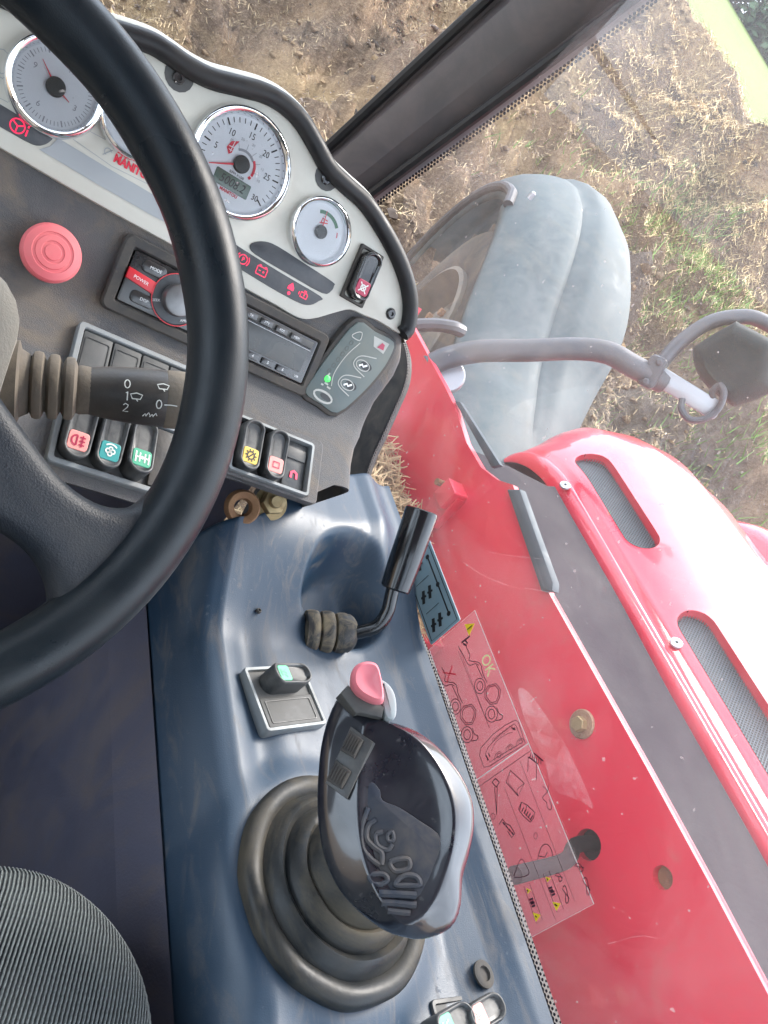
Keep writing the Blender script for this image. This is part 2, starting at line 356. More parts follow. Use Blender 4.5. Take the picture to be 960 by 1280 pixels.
def ground_material():
    m = bpy.data.materials.new('muck'); m.use_nodes = True; n = m.node_tree.nodes; l = m.node_tree.links; b = n['Principled BSDF']; b.inputs['Roughness'].default_value = .85
    b.inputs['Specular IOR Level'].default_value = .2
    tc = n.new('ShaderNodeTexCoord')
    def nz(s, d=6, rg=.65, dist=0, vec=None):
        t = n.new('ShaderNodeTexNoise'); t.inputs['Scale'].default_value = s; t.inputs['Detail'].default_value = d; t.inputs['Roughness'].default_value = rg; t.inputs['Distortion'].default_value = dist
        l.new(vec or tc.outputs['Object'], t.inputs[0]); return t.outputs[0]
    def ramp(src, st):
        r = n.new('ShaderNodeValToRGB'); e = r.color_ramp.elements
        while len(e) < len(st): e.new(.5)
        for k, (p, c) in enumerate(st): e[k].position = p; e[k].color = (*c, 1)
        l.new(src, r.inputs[0]); return r.outputs[0]
    def mix(f, a, c):
        x = n.new('ShaderNodeMix'); x.data_type = 'RGBA'
        (l.new(f, x.inputs[0]) if not isinstance(f, float) else setattr(x.inputs[0], 'default_value', f)); l.new(a, x.inputs[6]); l.new(c, x.inputs[7]); return x.outputs[2]
    base = ramp(nz(1.1, 8, .62, .8), [(.36, (.035, .025, .02)), (.47, (.175, .105, .068)), (.56, (.40, .25, .13)), (.70, (.62, .40, .18))])
    fine = ramp(nz(28, 5, .75), [(.3, (.035, .024, .018)), (.5, (.21, .14, .088)), (.7, (.50, .36, .22))])
    mp = n.new('ShaderNodeMapping'); mp.inputs['Scale'].default_value = (30, 95, 60); mp.inputs['Rotation'].default_value = (.5, .3, .9); l.new(tc.outputs['Object'], mp.inputs[0])
    fib = ramp(nz(1, 4, .7, 1.5, mp.outputs[0]), [(.35, (.05, .034, .024)), (.5, (.24, .165, .10)), (.66, (.62, .47, .29))]); fine = mix(.5, fine, fib)
    c = mix(.5, base, fine)
    ochre = ramp(nz(.7, 5, .6, .4), [(.50, (0, 0, 0)), (.64, (.8, .8, .8))]); c = mix(ochre, c, ramp(nz(34, 5, .75), [(.28, (.10, .065, .03)), (.5, (.42, .28, .12)), (.7, (.70, .50, .25))]))
    grey = ramp(nz(.55, 4, .5, .5), [(.55, (0, 0, 0)), (.70, (.75, .75, .75))])
    gcol = ramp(nz(22, 5, .7), [(.3, (.035, .03, .03)), (.7, (.22, .19, .175))])
    c = mix(grey, c, gcol)
    gm = ramp(nz(.8, 5, .6, .3), [(.66, (0, 0, 0)), (.76, (.45, .45, .45))])
    gc = ramp(nz(40, 4), [(.3, (.05, .11, .02)), (.7, (.22, .30, .07))])
    c = mix(gm, c, gc)
    hs = n.new('ShaderNodeHueSaturation'); hs.inputs['Value'].default_value = 1.3; hs.inputs['Saturation'].default_value = .95; l.new(c, hs.inputs['Color']); l.new(hs.outputs[0], b.inputs['Base Color'])
    bp = n.new('ShaderNodeBump'); bp.inputs['Strength'].default_value = 1.0; bp.inputs['Distance'].default_value = .07; l.new(nz(16, 8, .78), bp.inputs['Height']); l.new(bp.outputs[0], b.inputs['Normal'])
    MAT['muck'] = m
    m2 = bpy.data.materials.new('field'); m2.use_nodes = True; n = m2.node_tree.nodes; l = m2.node_tree.links; b = n['Principled BSDF']; b.inputs['Roughness'].default_value = .8; tc = n.new('ShaderNodeTexCoord')
    b.inputs['Specular IOR Level'].default_value = .1
    c = mix(.5, ramp(nz(.5, 5), [(.3, (.075, .115, .022)), (.7, (.135, .165, .035))]), ramp(nz(9, 5, .7), [(.3, (.06, .10, .018)), (.7, (.15, .18, .04))])); l.new(c, b.inputs['Base Color']); MAT['field'] = m2
ground_material()
def heightfield(name, s0, s1, t0, t1, ns, nt, mt, ps=1.0):
    b = MB(); V = []
    for i in range(ns + 1):
        for j in range(nt + 1):
            t = t0 + (t1 - t0) * j / nt
            e0 = crest(t) + s0 if s0 >= 0 else s0; e1 = crest(t) + s1 if s1 < 5 else s1
            s = e0 + (e1 - e0) * (i / ns) ** ps
            x, y = s * .66 + t * .75, s * .75 - t * .66
            V.append((x, y, ground_z(x, y)))
    F = [(i * (nt + 1) + j, i * (nt + 1) + j + 1, (i + 1) * (nt + 1) + j + 1, (i + 1) * (nt + 1) + j) for i in range(ns) for j in range(nt)]
    F = [f[::-1] for f in F]
    b.add(V, F); return b.build(name, mt, None, 180)
kind(heightfield('ground', -6, .25, -9, 9, 480, 420, 'muck'), 'structure')
kind(heightfield('grass_field', .2, 90, -70, 70, 60, 80, 'field', 1.6), 'structure')
far = MB(); far.flat([(-500, -500), (500, -500), (500, 500), (-500, 500)], -3.2); kind(far.build('far_ground', 'muck', None), 'structure')
# loose straw lying on the heap
def straw(name, n, region, mt, lmin, lmax, wd):
    b = MB(); k = 0
    while k < n:
        x, y = region()
        d = math.sqrt(x * x + y * y)
        z = ground_z(x, y) + random.uniform(0, .02)
        a = random.uniform(0, math.pi); el = random.uniform(-.25, .55); L = random.uniform(lmin, lmax); w = wd * random.uniform(.7, 1.4) * (1 + d * .08)
        dv = Vector((math.cos(a) * math.cos(el), math.sin(a) * math.cos(el), math.sin(el))) * L / 2; pv = Vector((-math.sin(a), math.cos(a), 0)) * w / 2; up = Vector((0, 0, w * .6))
        c = Vector((x, y, z + .004 + abs(dv.z) * .4)); bd = Vector((random.uniform(-.2, .2), random.uniform(-.2, .2), .1)) * L * .4
        B = len(b.V); b.V += [tuple(c - dv - pv), tuple(c - dv + pv), tuple(c + bd + pv + up), tuple(c + bd - pv + up), tuple(c + dv)]
        b.F += [(B, B + 1, B + 2, B + 3), (B + 3, B + 2, B + 4)]; k += 1
    return kind(b.build(name, mt, None, 180, False), 'stuff')
def reg_heap():
    while True:
        s = 1.6 + 6.8 * random.random() ** 1.25; t = random.uniform(-.75, .75) * s
        if s > crest(t) - .05: continue
        x, y = s * .66 + t * .75, s * .75 - t * .66
        if noise.fractal(Vector((x * .9, y * .9, 9)), 1, 2, 3) + random.uniform(-.5, .5) > -.05: return x, y
straw('loose_straw', 80000, reg_heap, 'straw', .02, .065, .0022)
straw('dark_straw', 50000, reg_heap, 'straw_dark', .02, .06, .0026)
ICO_V = [(0, .53, .85), (0, -.53, .85), (.53, .85, 0), (-.53, .85, 0), (.85, 0, .53), (-.85, 0, .53), (0, .53, -.85), (0, -.53, -.85), (.53, -.85, 0), (-.53, -.85, 0), (.85, 0, -.53), (-.85, 0, -.53)]
ICO_F = [(0, 1, 4), (0, 4, 2), (0, 2, 3), (0, 3, 5), (0, 5, 1), (1, 5, 9), (1, 9, 8), (1, 8, 4), (4, 8, 10), (4, 10, 2), (2, 10, 6), (2, 6, 3), (3, 6, 11), (3, 11, 5), (5, 11, 9), (7, 9, 11), (7, 11, 6), (7, 6, 10), (7, 10, 8), (7, 8, 9)]
def clods(name, n, mt, smin, smax, seed):
    b = MB(); k = 0
    while k < n:
        x, y = reg_heap()
        if noise.noise(Vector((x * 1.3, y * 1.3, seed))) + random.uniform(-.35, .35) < .08: continue
        r = smin + (smax - smin) * random.random() ** 3; z = ground_z(x, y) + r * .25; fl = random.uniform(.5, .9); q = random.uniform(0, 6.3); c, s_ = math.cos(q), math.sin(q)
        V = []
        for vx, vy, vz in ICO_V:
            m_ = r * random.uniform(.35, 1.5); V.append((x + (vx * c - vy * s_) * m_ * 1.25, y + (vx * s_ + vy * c) * m_, z + vz * m_ * fl))
        b.add(V, ICO_F); k += 1
    return kind(b.build(name, mt, None, 80), 'stuff')
clods('muck_clods', 6500, 'muck', .006, .030, 2.0)
clods('dark_clods', 3200, 'clod_dark', .006, .026, 5.0)
def reg_grass():
    while True:
        s = random.uniform(2.2, 6.0); t = random.uniform(.1, .6) * s
        x, y = s * .66 + t * .75, s * .75 - t * .66
        if noise.noise(Vector((x * 1.1, y * 1.1, 4))) > .30: return x, y
b = MB()
for k in range(1600):
    x, y = reg_grass(); z = ground_z(x, y); a = random.uniform(0, 6.3); h = random.uniform(.03, .09); w = .004
    lean = Vector((random.uniform(-.6, .6), random.uniform(-.6, .6), 1)) * h; p = Vector((x, y, z)); q = Vector((math.cos(a), math.sin(a), 0)) * w
    B = len(b.V); b.V += [tuple(p - q), tuple(p + q), tuple(p + lean)]; b.F.append((B, B + 1, B + 2))
kind(b.build('grass', 'grass_blade', None, 180, False), 'stuff')
# tufts of fresh grass and a drift of pale straw on the heap
def on_ground(u, v):
    r = ray(u, v); d = .8
    while d < 14:
        p = r * d
        if p.z < ground_z(p.x, p.y): return p
        d += .02
    return r * 5
b = MB(); rg = random.Random(5)
for (u, v), n_, sp in (((838, 305), 700, .16), ((885, 372), 800, .18), ((800, 300), 250, .2), ((930, 540), 500, .22), ((850, 420), 300, .22), ((700, 215), 200, .25)):
    c = on_ground(u, v)
    for k in range(n_):
        x, y = c.x + rg.gauss(0, sp), c.y + rg.gauss(0, sp); z = ground_z(x, y); a = rg.uniform(0, 6.3); h = rg.uniform(.03, .10); w = .0035
        p = Vector((x, y, z)); q = Vector((math.cos(a), math.sin(a), 0)) * w; lean = Vector((rg.uniform(-.7, .7), rg.uniform(-.7, .7), 1)) * h
        B = len(b.V); b.V += [tuple(p - q), tuple(p + q), tuple(p + lean)]; b.F.append((B, B + 1, B + 2))
kind(b.build('grass_tufts', 'grass_blade', None, 180, False), 'stuff')
drift = [on_ground(u, v) for u, v in ((845, 70), (880, 140), (900, 210), (850, 200), (925, 300), (880, 270), (800, 120))]
def reg_drift():
    c = random.choice(drift); return c.x + random.gauss(0, .38), c.y + random.gauss(0, .38)
straw('pale_straw', 30000, reg_drift, 'straw_pale', .03, .13, .0024)
# trees at the top of the field
def tree(x, y, h, label):
    z = ground_z(x, y)
    t = thing('tree', (x, y, z), label, 'tree', 'trees on the skyline of the field')
    b = MB(); b.tube([(x, y, z - .2), (x + .1, y, z + h * .3), (x - .1, y + .1, z + h * .7)], [h * .035, h * .025, h * .01], 8); 
    for k in range(6):
        a = k * 1.1; b.tube([(x, y, z + h * (.25 + .06 * k)), (x + math.cos(a) * h * .25, y + math.sin(a) * h * .25, z + h * (.45 + .06 * k))], [h * .012, h * .004], 6)
    b.build('trunk', 'bark', t)
    c = MB(); rng = random.Random(int(x * 100))
    cl = [(Vector((x + rng.uniform(-.3, .3) * h, y + rng.uniform(-.3, .3) * h, z + h * rng.uniform(0, .9) ** 1.5)), h * rng.uniform(.14, .26)) for _ in range(44)]
    for k in range(9000):
        p, r = rng.choice(cl); v = Vector((rng.gauss(0, 1), rng.gauss(0, 1), rng.gauss(0, 1))).normalized() * r * rng.uniform(.6, 1.05); q = p + v
        s_ = h * .034; e1 = Vector((rng.uniform(-1, 1), rng.uniform(-1, 1), rng.uniform(-1, 1))).normalized() * s_; e2 = e1.orthogonal().normalized() * s_ * .6
        B = len(c.V); c.V += [tuple(q - e1), tuple(q + e2), tuple(q + e1), tuple(q - e2)]; c.F.append((B, B + 1, B + 2, B + 3))
    c.build('crown', 'tree_leaf', t, 180, False)
for k, (u, v, d, lb) in enumerate(((978, -2, 30, 'dark green tree above the bright grass field'), (1030, 62, 30, 'dark green tree on the field edge past the corner of view'))):
    p = at(u, v, d); tree(p.x, p.y, 6.0, lb)
# ================================================================== RED MACHINERY OUTSIDE THE WINDOW
XP = .85
PF = Frame((XP, 0, 0), (0, -1, 0), (-1, 0, 0))       # the plate's face: right = backwards, up = up
pl_out = PF.L([(511, 400), (521, 418), (538, 450), (556, 483), (570, 512), (583, 553), (601, 584), (622, 600), (641, 606), (687, 743), (747, 850), (808, 959), (890, 1110), (960, 1243)])
plate = thing('chassis_plate', (XP, .5, -1.1), 'long red painted steel plate outside the side window with bolt and hole', 'steel plate')
ymax = pl_out[0]
b = MB()
outer = pl_out + [(.35, pl_out[-1][1]), (.35, -1.15), (-1.25, -1.15), (-1.25, pl_out[0][1] + .03)]
H1 = PF.loc(828, 1097); H2 = PF.loc(737, 1060)
def plate_with_holes(outline, holes, th):
    c = bpy.data.curves.new('plate', 'CURVE'); c.dimensions = '2D'; c.fill_mode = 'BOTH'; c.extrude = th / 2
    for o in [outline] + holes:
        sp = c.splines.new('POLY'); sp.points.add(len(o) - 1); sp.use_cyclic_u = True
        for i, (x, y) in enumerate(o): sp.points[i].co = (x, y, 0, 1)
    ob = bpy.data.objects.new('plate', c); COL.objects.link(ob); dg = bpy.context.evaluated_depsgraph_get(); me = ob.evaluated_get(dg).to_mesh()
    r = ([tuple(v.co) for v in me.vertices], [tuple(p.vertices) for p in me.polygons]); ob.evaluated_get(dg).to_mesh_clear(); bpy.data.objects.remove(ob); bpy.data.curves.remove(c); return r
V, F = plate_with_holes(outer, [circ(.0125, 20, *H1), circ(.018, 20, H2[0] - .004, H2[1])], .012)
b.add(V, F, PF.M(0, 0, -.006)); b.build('face', 'red_paint', plate)
b = MB(); b.flat(circ(.0135, 18, *H1), -.0125, PF.M()); b.build('hole_plug', 'rust', plate)
b = MB(); lip = pl_out[9:] + [(.35, pl_out[-1][1])]
n_ = len(lip); b.rings([[(x, y, h) for x, y in [(lip[0][0], lip[0][1] - .0), *lip[1:]]] for h in (-.006, -.013)] , PF.M(0, .0, 0), False, False, False)
b.rings([[(x, y - .008, h) for x, y in lip] for h in (-.013, -.006)], PF.M(), False, False, False)
b.rings([[(x, y, -.013) for x, y in lip], [(x, y - .008, -.013) for x, y in lip]], PF.M(), False, False, False)
b.build('flange', 'red_paint', plate)
bx, by = PF.loc(728, 905)
b = MB(); b.lathe([(.0185, -.002), (.0185, .002), (.017, .0035), (.008, .0035)], 28, PF.M(bx, by)); w_ = b.build('washer', 'washer_metal', plate)
b = MB(); b.slab(circ(.0098, 6), .003, .013, PF.M(bx + .001, by, 0, .4), .0008, 1); b.build('bolt_head', 'brass', w_)
# small welded bracket and its stud near the front of the plate
x1, y1 = PF.loc(566, 618)
b = MB(); b.slab(rrect(.036, .040, .004), 0, .03, PF.M(x1 + .012, y1 + .004), .003); br = b.build('bracket', 'red_paint', plate)
b = MB(); b.tube([PF.P(x1 - .018, y1, .0), PF.P(x1 - .018, y1, .03)], .006, 10); b.build('stud', 'rust', br)
b = MB(); b.slab(PF.L([(560, 608), (540, 640), (548, 662), (582, 628)]), 0, .018, PF.M(), .003); b.build('gusset', 'red_paint', plate)
# rubber seal strip along the plate edge and grey strip near its tip
b = MB(); o = PF.L([(639, 614), (656, 614), (676, 670), (698, 730), (697, 741), (682, 740), (660, 676)]); b.slab(o, -.002, .012, PF.M(), .004)
b.ribbon(PF.L([(648, 618), (688, 738)]), .003, .0135, PF.M()); b.build('edge_seal', 'slate_strip', plate)
b = MB(); o = PF.L([(566, 500), (573, 501), (623, 580), (612, 583)]); b.slab(o, -.012, -.004, PF.M(), .001); b.build('edge_strip', 'slate_strip', plate)
# a black hose coming out of the big hole towards the cab
p0 = PF.P(H2[0] - .004, H2[1], -.06); p1 = onp(640, 1092, Vector((.66, 0, 0)), Vector((1, 0, 0)))
b = MB(); b.tube(smooth_path([p0, PF.P(H2[0] - .004, H2[1], .02), (p0 + p1) / 2 + Vector((0, .0, -.008)), p1 + Vector((.008, 0, -.004))], 6), .0092, 12)
tag(b.build('hose', 'hose_rubber'), 'black hydraulic hose through the round hole in the red plate', 'hose')
# dark undertray in the gap, slate hose edge
b = MB(); V = []; 
for i in range(61):
    y = -.6 + i * .0252
    for j, (x, z) in enumerate(((.862, -.60), (.868, -.484), (.90, -.479), (1.0, -.478), (1.112, -.478), (1.128, -.473), (1.149, -.492))):
        V.append((x, y, z + .004 * noise.noise(Vector((x * 9, y * 4, 1)))))
b.add(V, [(i * 7 + j, i * 7 + j + 1, (i + 1) * 7 + j + 1, (i + 1) * 7 + j) for i in range(60) for j in range(6)])
kd = tag(b.build('undertray', 'under_dark'), 'dusty dark grey panel in the gap between red plate and bonnet', 'undertray')
# chassis ledge with straw litter between cab and plate
b = MB(); b.box(.20, .70, .03, Matrix.Translation((.755, .95, -.66))); b.build('ledge', 'red_paint', plate)
b = MB()
for k in range(5200):
    x = random.uniform(.655, .845); y = .70 + .5 * random.random() ** 1.2
    y = .62 + .5 * random.random() ** 1.1
    hmax = .105 * sstep(.60, .80, y) * (1 - .35 * sstep(.70, .86, x)) * (.75 + .5 * noise.noise(Vector((x * 14, y * 14, 3))))
    z = -.65 + random.uniform(0, 1) ** .5 * (hmax + .004); a = random.uniform(0, math.pi); el = random.uniform(-.5, .7); L = random.uniform(.02, .08); w = .0011
    dv = Vector((math.cos(a) * math.cos(el), math.sin(a) * math.cos(el), math.sin(el))) * L / 2; pv = Vector((-math.sin(a), math.cos(a), .3)) * w; c = Vector((x, y, z))
    c.x = min(max(c.x, .655 + abs(dv.x)), .84 - abs(dv.x))
    bd = Vector((random.uniform(-.1, .1), random.uniform(-.1, .1), .08)) * L
    B = len(b.V); b.V += [tuple(c - dv - pv), tuple(c - dv + pv), tuple(c + bd + pv), tuple(c + bd - pv), tuple(c + dv + pv), tuple(c + dv - pv)]; b.F += [(B, B + 1, B + 2, B + 3), (B + 3, B + 2, B + 4, B + 5)]
kind(b.build('straw_litter', 'straw', None, 180, False), 'stuff')
# ---- engine hood
PROF = [(1.154, -.494), (1.151, -.493), (1.150, -.489), (1.152, -.474), (1.155, -.463), (1.160, -.4575), (1.166, -.457), (1.170, -.4585), (1.174, -.455), (1.178, -.448), (1.184, -.441), (1.2, -.432), (1.255, -.401), (1.33, -.368), (1.42, -.345), (1.5, -.336), (1.6, -.343), (1.67, -.372), (1.71, -.43), (1.73, -.5), (1.735, -.70)]
PX = [p[0] for p in PROF]
def hood_front(x):      # forward end of the hood at cross position x
    return 1.11 + .07 * sstep(1.15, 1.35, x) - .14 * sstep(1.45, 1.74, x)
def hood_pt(x, z, y):
    f = hood_front(x); r = .21
    d = max(0.0, (y - (f - r)) / r); d = min(1, d)
    drop = (1 - math.sqrt(max(0, 1 - d * d)))
    z2 = z - drop * .13 * (1 if z > -.5 else .5)
    x2 = x + drop * .03 * (1 - sstep(1.15, 1.4, x)) - drop * .05 * sstep(1.5, 1.73, x)
    return Vector((x2, min(y, f), z2))
SLOTS = [(.74, 1.005), (.265, .60)]
hood = thing('engine_hood', (1.44, .5, -.70), 'glossy red bonnet with two long mesh covered vent slots', 'bonnet')
ys = sorted(set([round(v, 4) for v in list(np.linspace(-.5, .86, 60)) + list(np.linspace(.86, 1.19, 40))] + [round(a + (c - a) * k, 4) for a, c in SLOTS for k in (0, .004, .012, .03, .05, .08, .5, .92, .95, .97, .988, .996, 1)]))
def slot_half(y):
    for a, c in SLOTS:
        if a <= y <= c:
            r = .034; m = .0325
            e = min(y - a, c - y)
            return m * math.sqrt(max(0, 1 - (1 - min(1, e / r)) ** 2))
    return 0
SC = 1.230        # slot centre line in x
def zprof(x): return interp(x, PX, [p[1] for p in PROF])
left = [p for p in PROF if p[0] < 1.19]; right = [p for p in PROF if p[0] > 1.27]
b = MB(); wall = MB(); V = []; rows = []
for y in ys:
    h = slot_half(y); hh = max(h, .0015)
    pts = list(left) + [(SC - hh, zprof(SC - hh)), (SC + hh, zprof(SC + hh))] + [(1.266, zprof(1.266)), (1.29, zprof(1.29))] + right
    rows.append((y, h, [hood_pt(x, z, min(y, hood_front(x))) for x, z in pts]))
m_ = len(rows[0][2])
for y, h, r in rows: V += [tuple(p) for p in r]
nl = len(left); F = []
for i in range(len(rows) - 1):
    for j in range(m_ - 1):
        if j == nl and any(a - 1e-6 <= rows[i][0] and rows[i + 1][0] <= c + 1e-6 for a, c in SLOTS): continue
        F.append((i * m_ + j, i * m_ + j + 1, (i + 1) * m_ + j + 1, (i + 1) * m_ + j))
b.add(V, F)
last = rows[-1][2]
b.add([tuple(p) for p in last] + [(p.x, p.y + .004, -.72) for p in last], [(i, i + 1, m_ + i + 1, m_ + i) for i in range(m_ - 1)])
b.build('body', 'hood_paint', hood, 50)
nz_ = Vector((-.5, 0, .87))
for a, c in SLOTS:
    ring = [r[2][nl] for r in rows if a - 1e-6 <= r[0] <= c + 1e-6] + [r[2][nl + 1] for r in rows if a - 1e-6 <= r[0] <= c + 1e-6][::-1]
    w = MB(); w.rings([[tuple(p + nz_ * .0006) for p in ring], [tuple(p - nz_ * .020 + Vector((.010 if k < len(ring) // 2 else -.001, 0, 0))) for k, p in enumerate(ring)]], I4, False, False)
    g = w.build('vent_slot', 'hood_paint', hood)
    gm = MB(); y = a
    ax = Vector((.87, 0, .5))
    base = hood_pt(SC, zprof(SC), (a + c) / 2) - nz_ * .016
    st = .0062
    for k in range(int((c - a) / st) + 1):       # the crossing bars of the mesh
        yy = a + k * st; q = Vector((base.x, yy, base.z + (hood_pt(SC, zprof(SC), yy).z - hood_pt(SC, zprof(SC), (a + c) / 2).z)))
        for sgn in (-1, 1):
            dy = .030 * sgn
            gm.add([tuple(q - ax * .034 + Vector((0, -dy - .0011, 0))), tuple(q + ax * .034 + Vector((0, dy - .0011, 0))), tuple(q + ax * .034 + Vector((0, dy + .0011, 0))), tuple(q - ax * .034 + Vector((0, -dy + .0011, 0)))], [(0, 1, 2, 3)], Matrix.Translation(nz_ * (.0006 * sgn)))
    kind(gm.build('mesh_grille', 'grille', g, 180, False), 'stuff')
    bk = MB(); bk.add([tuple(base + Vector((0, s2 * ((c - a) / 2 + .04), 0)) + ax * s1 * .045 - nz_ * .012) for s1, s2 in ((-1, -1), (1, -1), (1, 1), (-1, 1))], [(0, 1, 2, 3)]); bk.build('screen_backing', 'black_matte', g)
for u, v in ((706, 607), (845, 804)):
    q = onp(u, v, Vector((1.19, 0, -.437)), Vector((-.5, 0, .87))); HF = Frame(q, (0, -1, 0), (-.5, 0, .87))
    b = MB(); b.lathe([(.0105, -.001), (.0105, .0025), (.009, .0035), (.0028, .0035), (.0026, .001)], 24, HF.M()); r_ = b.build('rivet', 'zinc', hood)
    b = MB(); b.lathe([(.0026, .0016), (.0005, .0016)], 12, HF.M()); b.build('rivet_pin', 'black_matte', r_)
# ---- the second red cover beyond the bonnet
b = MB(); R = []
for k in range(25):
    a = (k / 24) ** .6; y = -.5 + 1.58 * a; d = max(0, (y - .86) / .22); d = min(1, d); drop = 1 - math.sqrt(max(0, 1 - d * d))
    R.append([(1.745 + .5 * t + (.06 * drop if t < .2 else 0), y, -.335 - h - drop * .22) for t, h in ((0, .40), (0, .12), (.008, .06), (.03, .025), (.07, .006), (.16, -.004), (.4, -.010), (.7, .0), (.9, .03), (1, .12), (1, .40))])
b.rings(R, I4, False, False, False); b.add([p for p in R[-1]], [tuple(range(len(R[-1])))]); tag(b.build('side_cover', 'hood_paint', None, 60), 'smaller rounded red cover standing beyond the bonnet edge', 'side cover')
# ---- mudguard of the front wheel
TH = R_(20); WA = Vector((math.cos(TH), -math.sin(TH), 0)); WH = Vector((math.sin(TH), math.cos(TH), 0))
c_in = Vector((1.40, 2.02, -.80)); c_out = c_in + WA * .43
inn = [onp(u, v, c_in, WA) for u, v in ((575, 640), (562, 560), (560, 510), (566, 450), (584, 383), (608, 322), (625, 280), (639, 243))]
out = [onp(u, v, c_out, WA) for u, v in ((680, 625), (702, 580), (720, 545), (742, 500), (770, 448), (786, 395), (786, 335), (762, 285))]
inn = smooth_path(inn, 5); out = smooth_path(out, 5)
# over the crest and down the front side (hidden from here)
NB = len(inn) - 1
for k in range(1, 14):
    a = k * .11; inn.append(inn[NB] + WH * (.62 * math.sin(a)) + Vector((0, 0, -.62 * (1 - math.cos(a))))); out.append(out[NB] + WH * (.62 * math.sin(a)) + Vector((0, 0, -.62 * (1 - math.cos(a)) + 0)))
guard = thing('mudguard', (1.6, 1.9, -1.2), 'grey blue plastic mudguard arched over the front wheel', 'mudguard')
R = []
NT = [0, .0, .02, .06, .12, .2, .3, .40, .455, .48, .50, .53, .57, .60, .66, .75, .84, .91, .96, .985, 1.0, 1.0]
for k in range(len(inn)):
    A, B_ = inn[k], out[k]; d = B_ - A; T = (inn[min(k + 1, len(inn) - 1)] - inn[max(k - 1, 0)]).normalized(); N = d.cross(T).normalized()
    if N.z < 0 and k > 25: N = -N
    if k <= 25 and N.dot(Vector((-.3, -.5, .8))) < 0: N = -N
    row = []
    end = sstep(0, 5, k)
    for j, t in enumerate(NT):
        h = .055 * (1 - (2 * t - 1) ** 4) + .028 * math.sin(math.pi * t)
        if j == 0 or j == len(NT) - 1: h = -.035
        h += -.010 * math.exp(-((t - .50) / .022) ** 2) * end + .005 * math.exp(-((t - .43) / .03) ** 2) * end
        h += .018 * sstep(.55, .62, t) * (1 - sstep(.9, 1, t)) * end
        row.append(tuple(A + d * t + N * h))
    R.append(row)
b = MB(); b.rings(R, I4, False, False, False); g = b.build('shell', 'fender_plastic', guard, 60)
so = g.modifiers.new('thickness', 'SOLIDIFY'); so.thickness = .006; so.offset = -1
b = MB(); b.tube([inn[k] + Vector((0, 0, .005)) for k in range(NB - 2, len(inn))], .016, 10); b.build('front_stay', 'grey_metal', guard)
for k, t in ((33, .1), (33, .5), (18, .93)):
    A, B_ = inn[k], out[k]; p = A + (B_ - A) * t + Vector((-.02, -.03, .065)); b = MB(); b.lathe([(.008, -.02), (.008, 0), (.005, .004)], 12, Matrix.Translation(p)); b.build('fixing_bolt', 'zinc', guard)
# ---- wheel under it
wheel = thing('front_wheel', (c_in.x + .2, c_in.y, -1.4), 'muddy front wheel half hidden under the grey mudguard', 'wheel')
WF = Frame(c_in + WA * .02 + Vector((.02, .02, -.03)), WH, -WA)
b = MB(); b.lathe([(.30, -.02), (.33, .0), (.40, .0), (.46, -.02), (.485, -.06), (.49, -.2), (.485, -.34), (.46, -.39), (.38, -.40), (.30, -.38)], 56, WF.M(), False, False); ty = b.build('tyre', 'tyre', wheel)
b = MB()
for k in range(22):
    a = k / 22 * 2 * math.pi
    for s_ in (0, 1):
        aa = a + s_ * .14; M = WF.M() @ Matrix.Rotation(aa, 4, 'Z') @ Matrix.Translation((.485, 0, -.12 - .17 * s_)) @ Matrix.Rotation(.6 * (1 if s_ else -1), 4, 'X')
        b.box(.04, .035, .19, M)
b.build('tread', 'tyre', ty)
b = MB(); b.lathe([(.31, -.03), (.31, .005), (.295, .01), (.285, -.02), (.27, -.09), (.20, -.10), (.185, -.05), (.14, -.045), (.12, -.06), (.05, -.06)], 48, WF.M()); b.build('rim', 'rim_paint', wheel)
for k in range(10):
    a = k / 10 * 2 * math.pi; b = MB(); b.slab(circ(.014, 6), -.05, -.03, WF.M(.163 * math.cos(a), .163 * math.sin(a)), .002)
    b.build('wheel_nut', 'rust', wheel)
# ---- mirror on its arm
mir = thing('side_mirror', at(552, 460, 1.47), 'black side mirror on a bent grey tube arm above the red plate', 'mirror')
A1 = smooth_path([at(535, 458, 1.46), at(560, 447, 1.46), at(600, 439, 1.46), at(660, 438, 1.46), at(720, 436, 1.46), at(760, 441, 1.46), at(790, 457, 1.46), at(830, 478, 1.47)], 5)
b = MB(); b.tube(A1, .0215, 14); b.build('arm', 'grey_metal', mir)
b = MB(); b.tube(smooth_path([at(812, 474, 1.46), at(826, 455, 1.46), at(850, 428, 1.46), at(885, 404, 1.46), at(920, 396, 1.46), at(950, 400, 1.46), at(985, 425, 1.46), at(1000, 470, 1.46)], 5), .014, 12); b.build('upper_tube', 'grey_metal', mir)
VF = Frame(at(852, 487, 1.45), CX * .85 + CD * .52, -ray(852, 487))
b = MB(); b.slab(rrect(.135, .036, .008), -.004, .004, VF.M(.012, 0), .002); b.build('flat_bar', 'zinc', mir)
b = MB(); b.slab(rrect(.034, .062, .01), -.02, .022, VF.M(-.062, .0, 0, .1), .006); 
for s_ in (-1, 1): b.lathe([(.007, .02), (.007, .028), (.004, .03)], 8, VF.M(-.062, s_ * .021))
b.build('clamp', 'grey_metal', mir)
MF = Frame(at(915, 455, 1.43), CX * .93 + CD * .2 - CF * .15, -ray(915, 455) + Vector((-.25, 0, 0)))
mo = MF.L([(868, 440), (874, 431), (915, 407), (924, 407), (964, 428), (970, 436), (966, 478), (960, 487), (922, 502), (912, 502), (886, 482), (872, 462)]); mo = sm2(mo, 2, True)
b = MB(); oo = [(x * 1.08, y * 1.08) for x, y in ccw(mo)]; b.rings([[(x * s_, y * s_, h) for x, y in oo] for s_, h in ((.94, -.05), (1, -.045), (1.0, -.02), (.97, 0), (.88, .018), (.66, .030), (.58, .029), (.3, .033))], MF.M()); b.build('housing', 'mirror_shell', mir, 50)
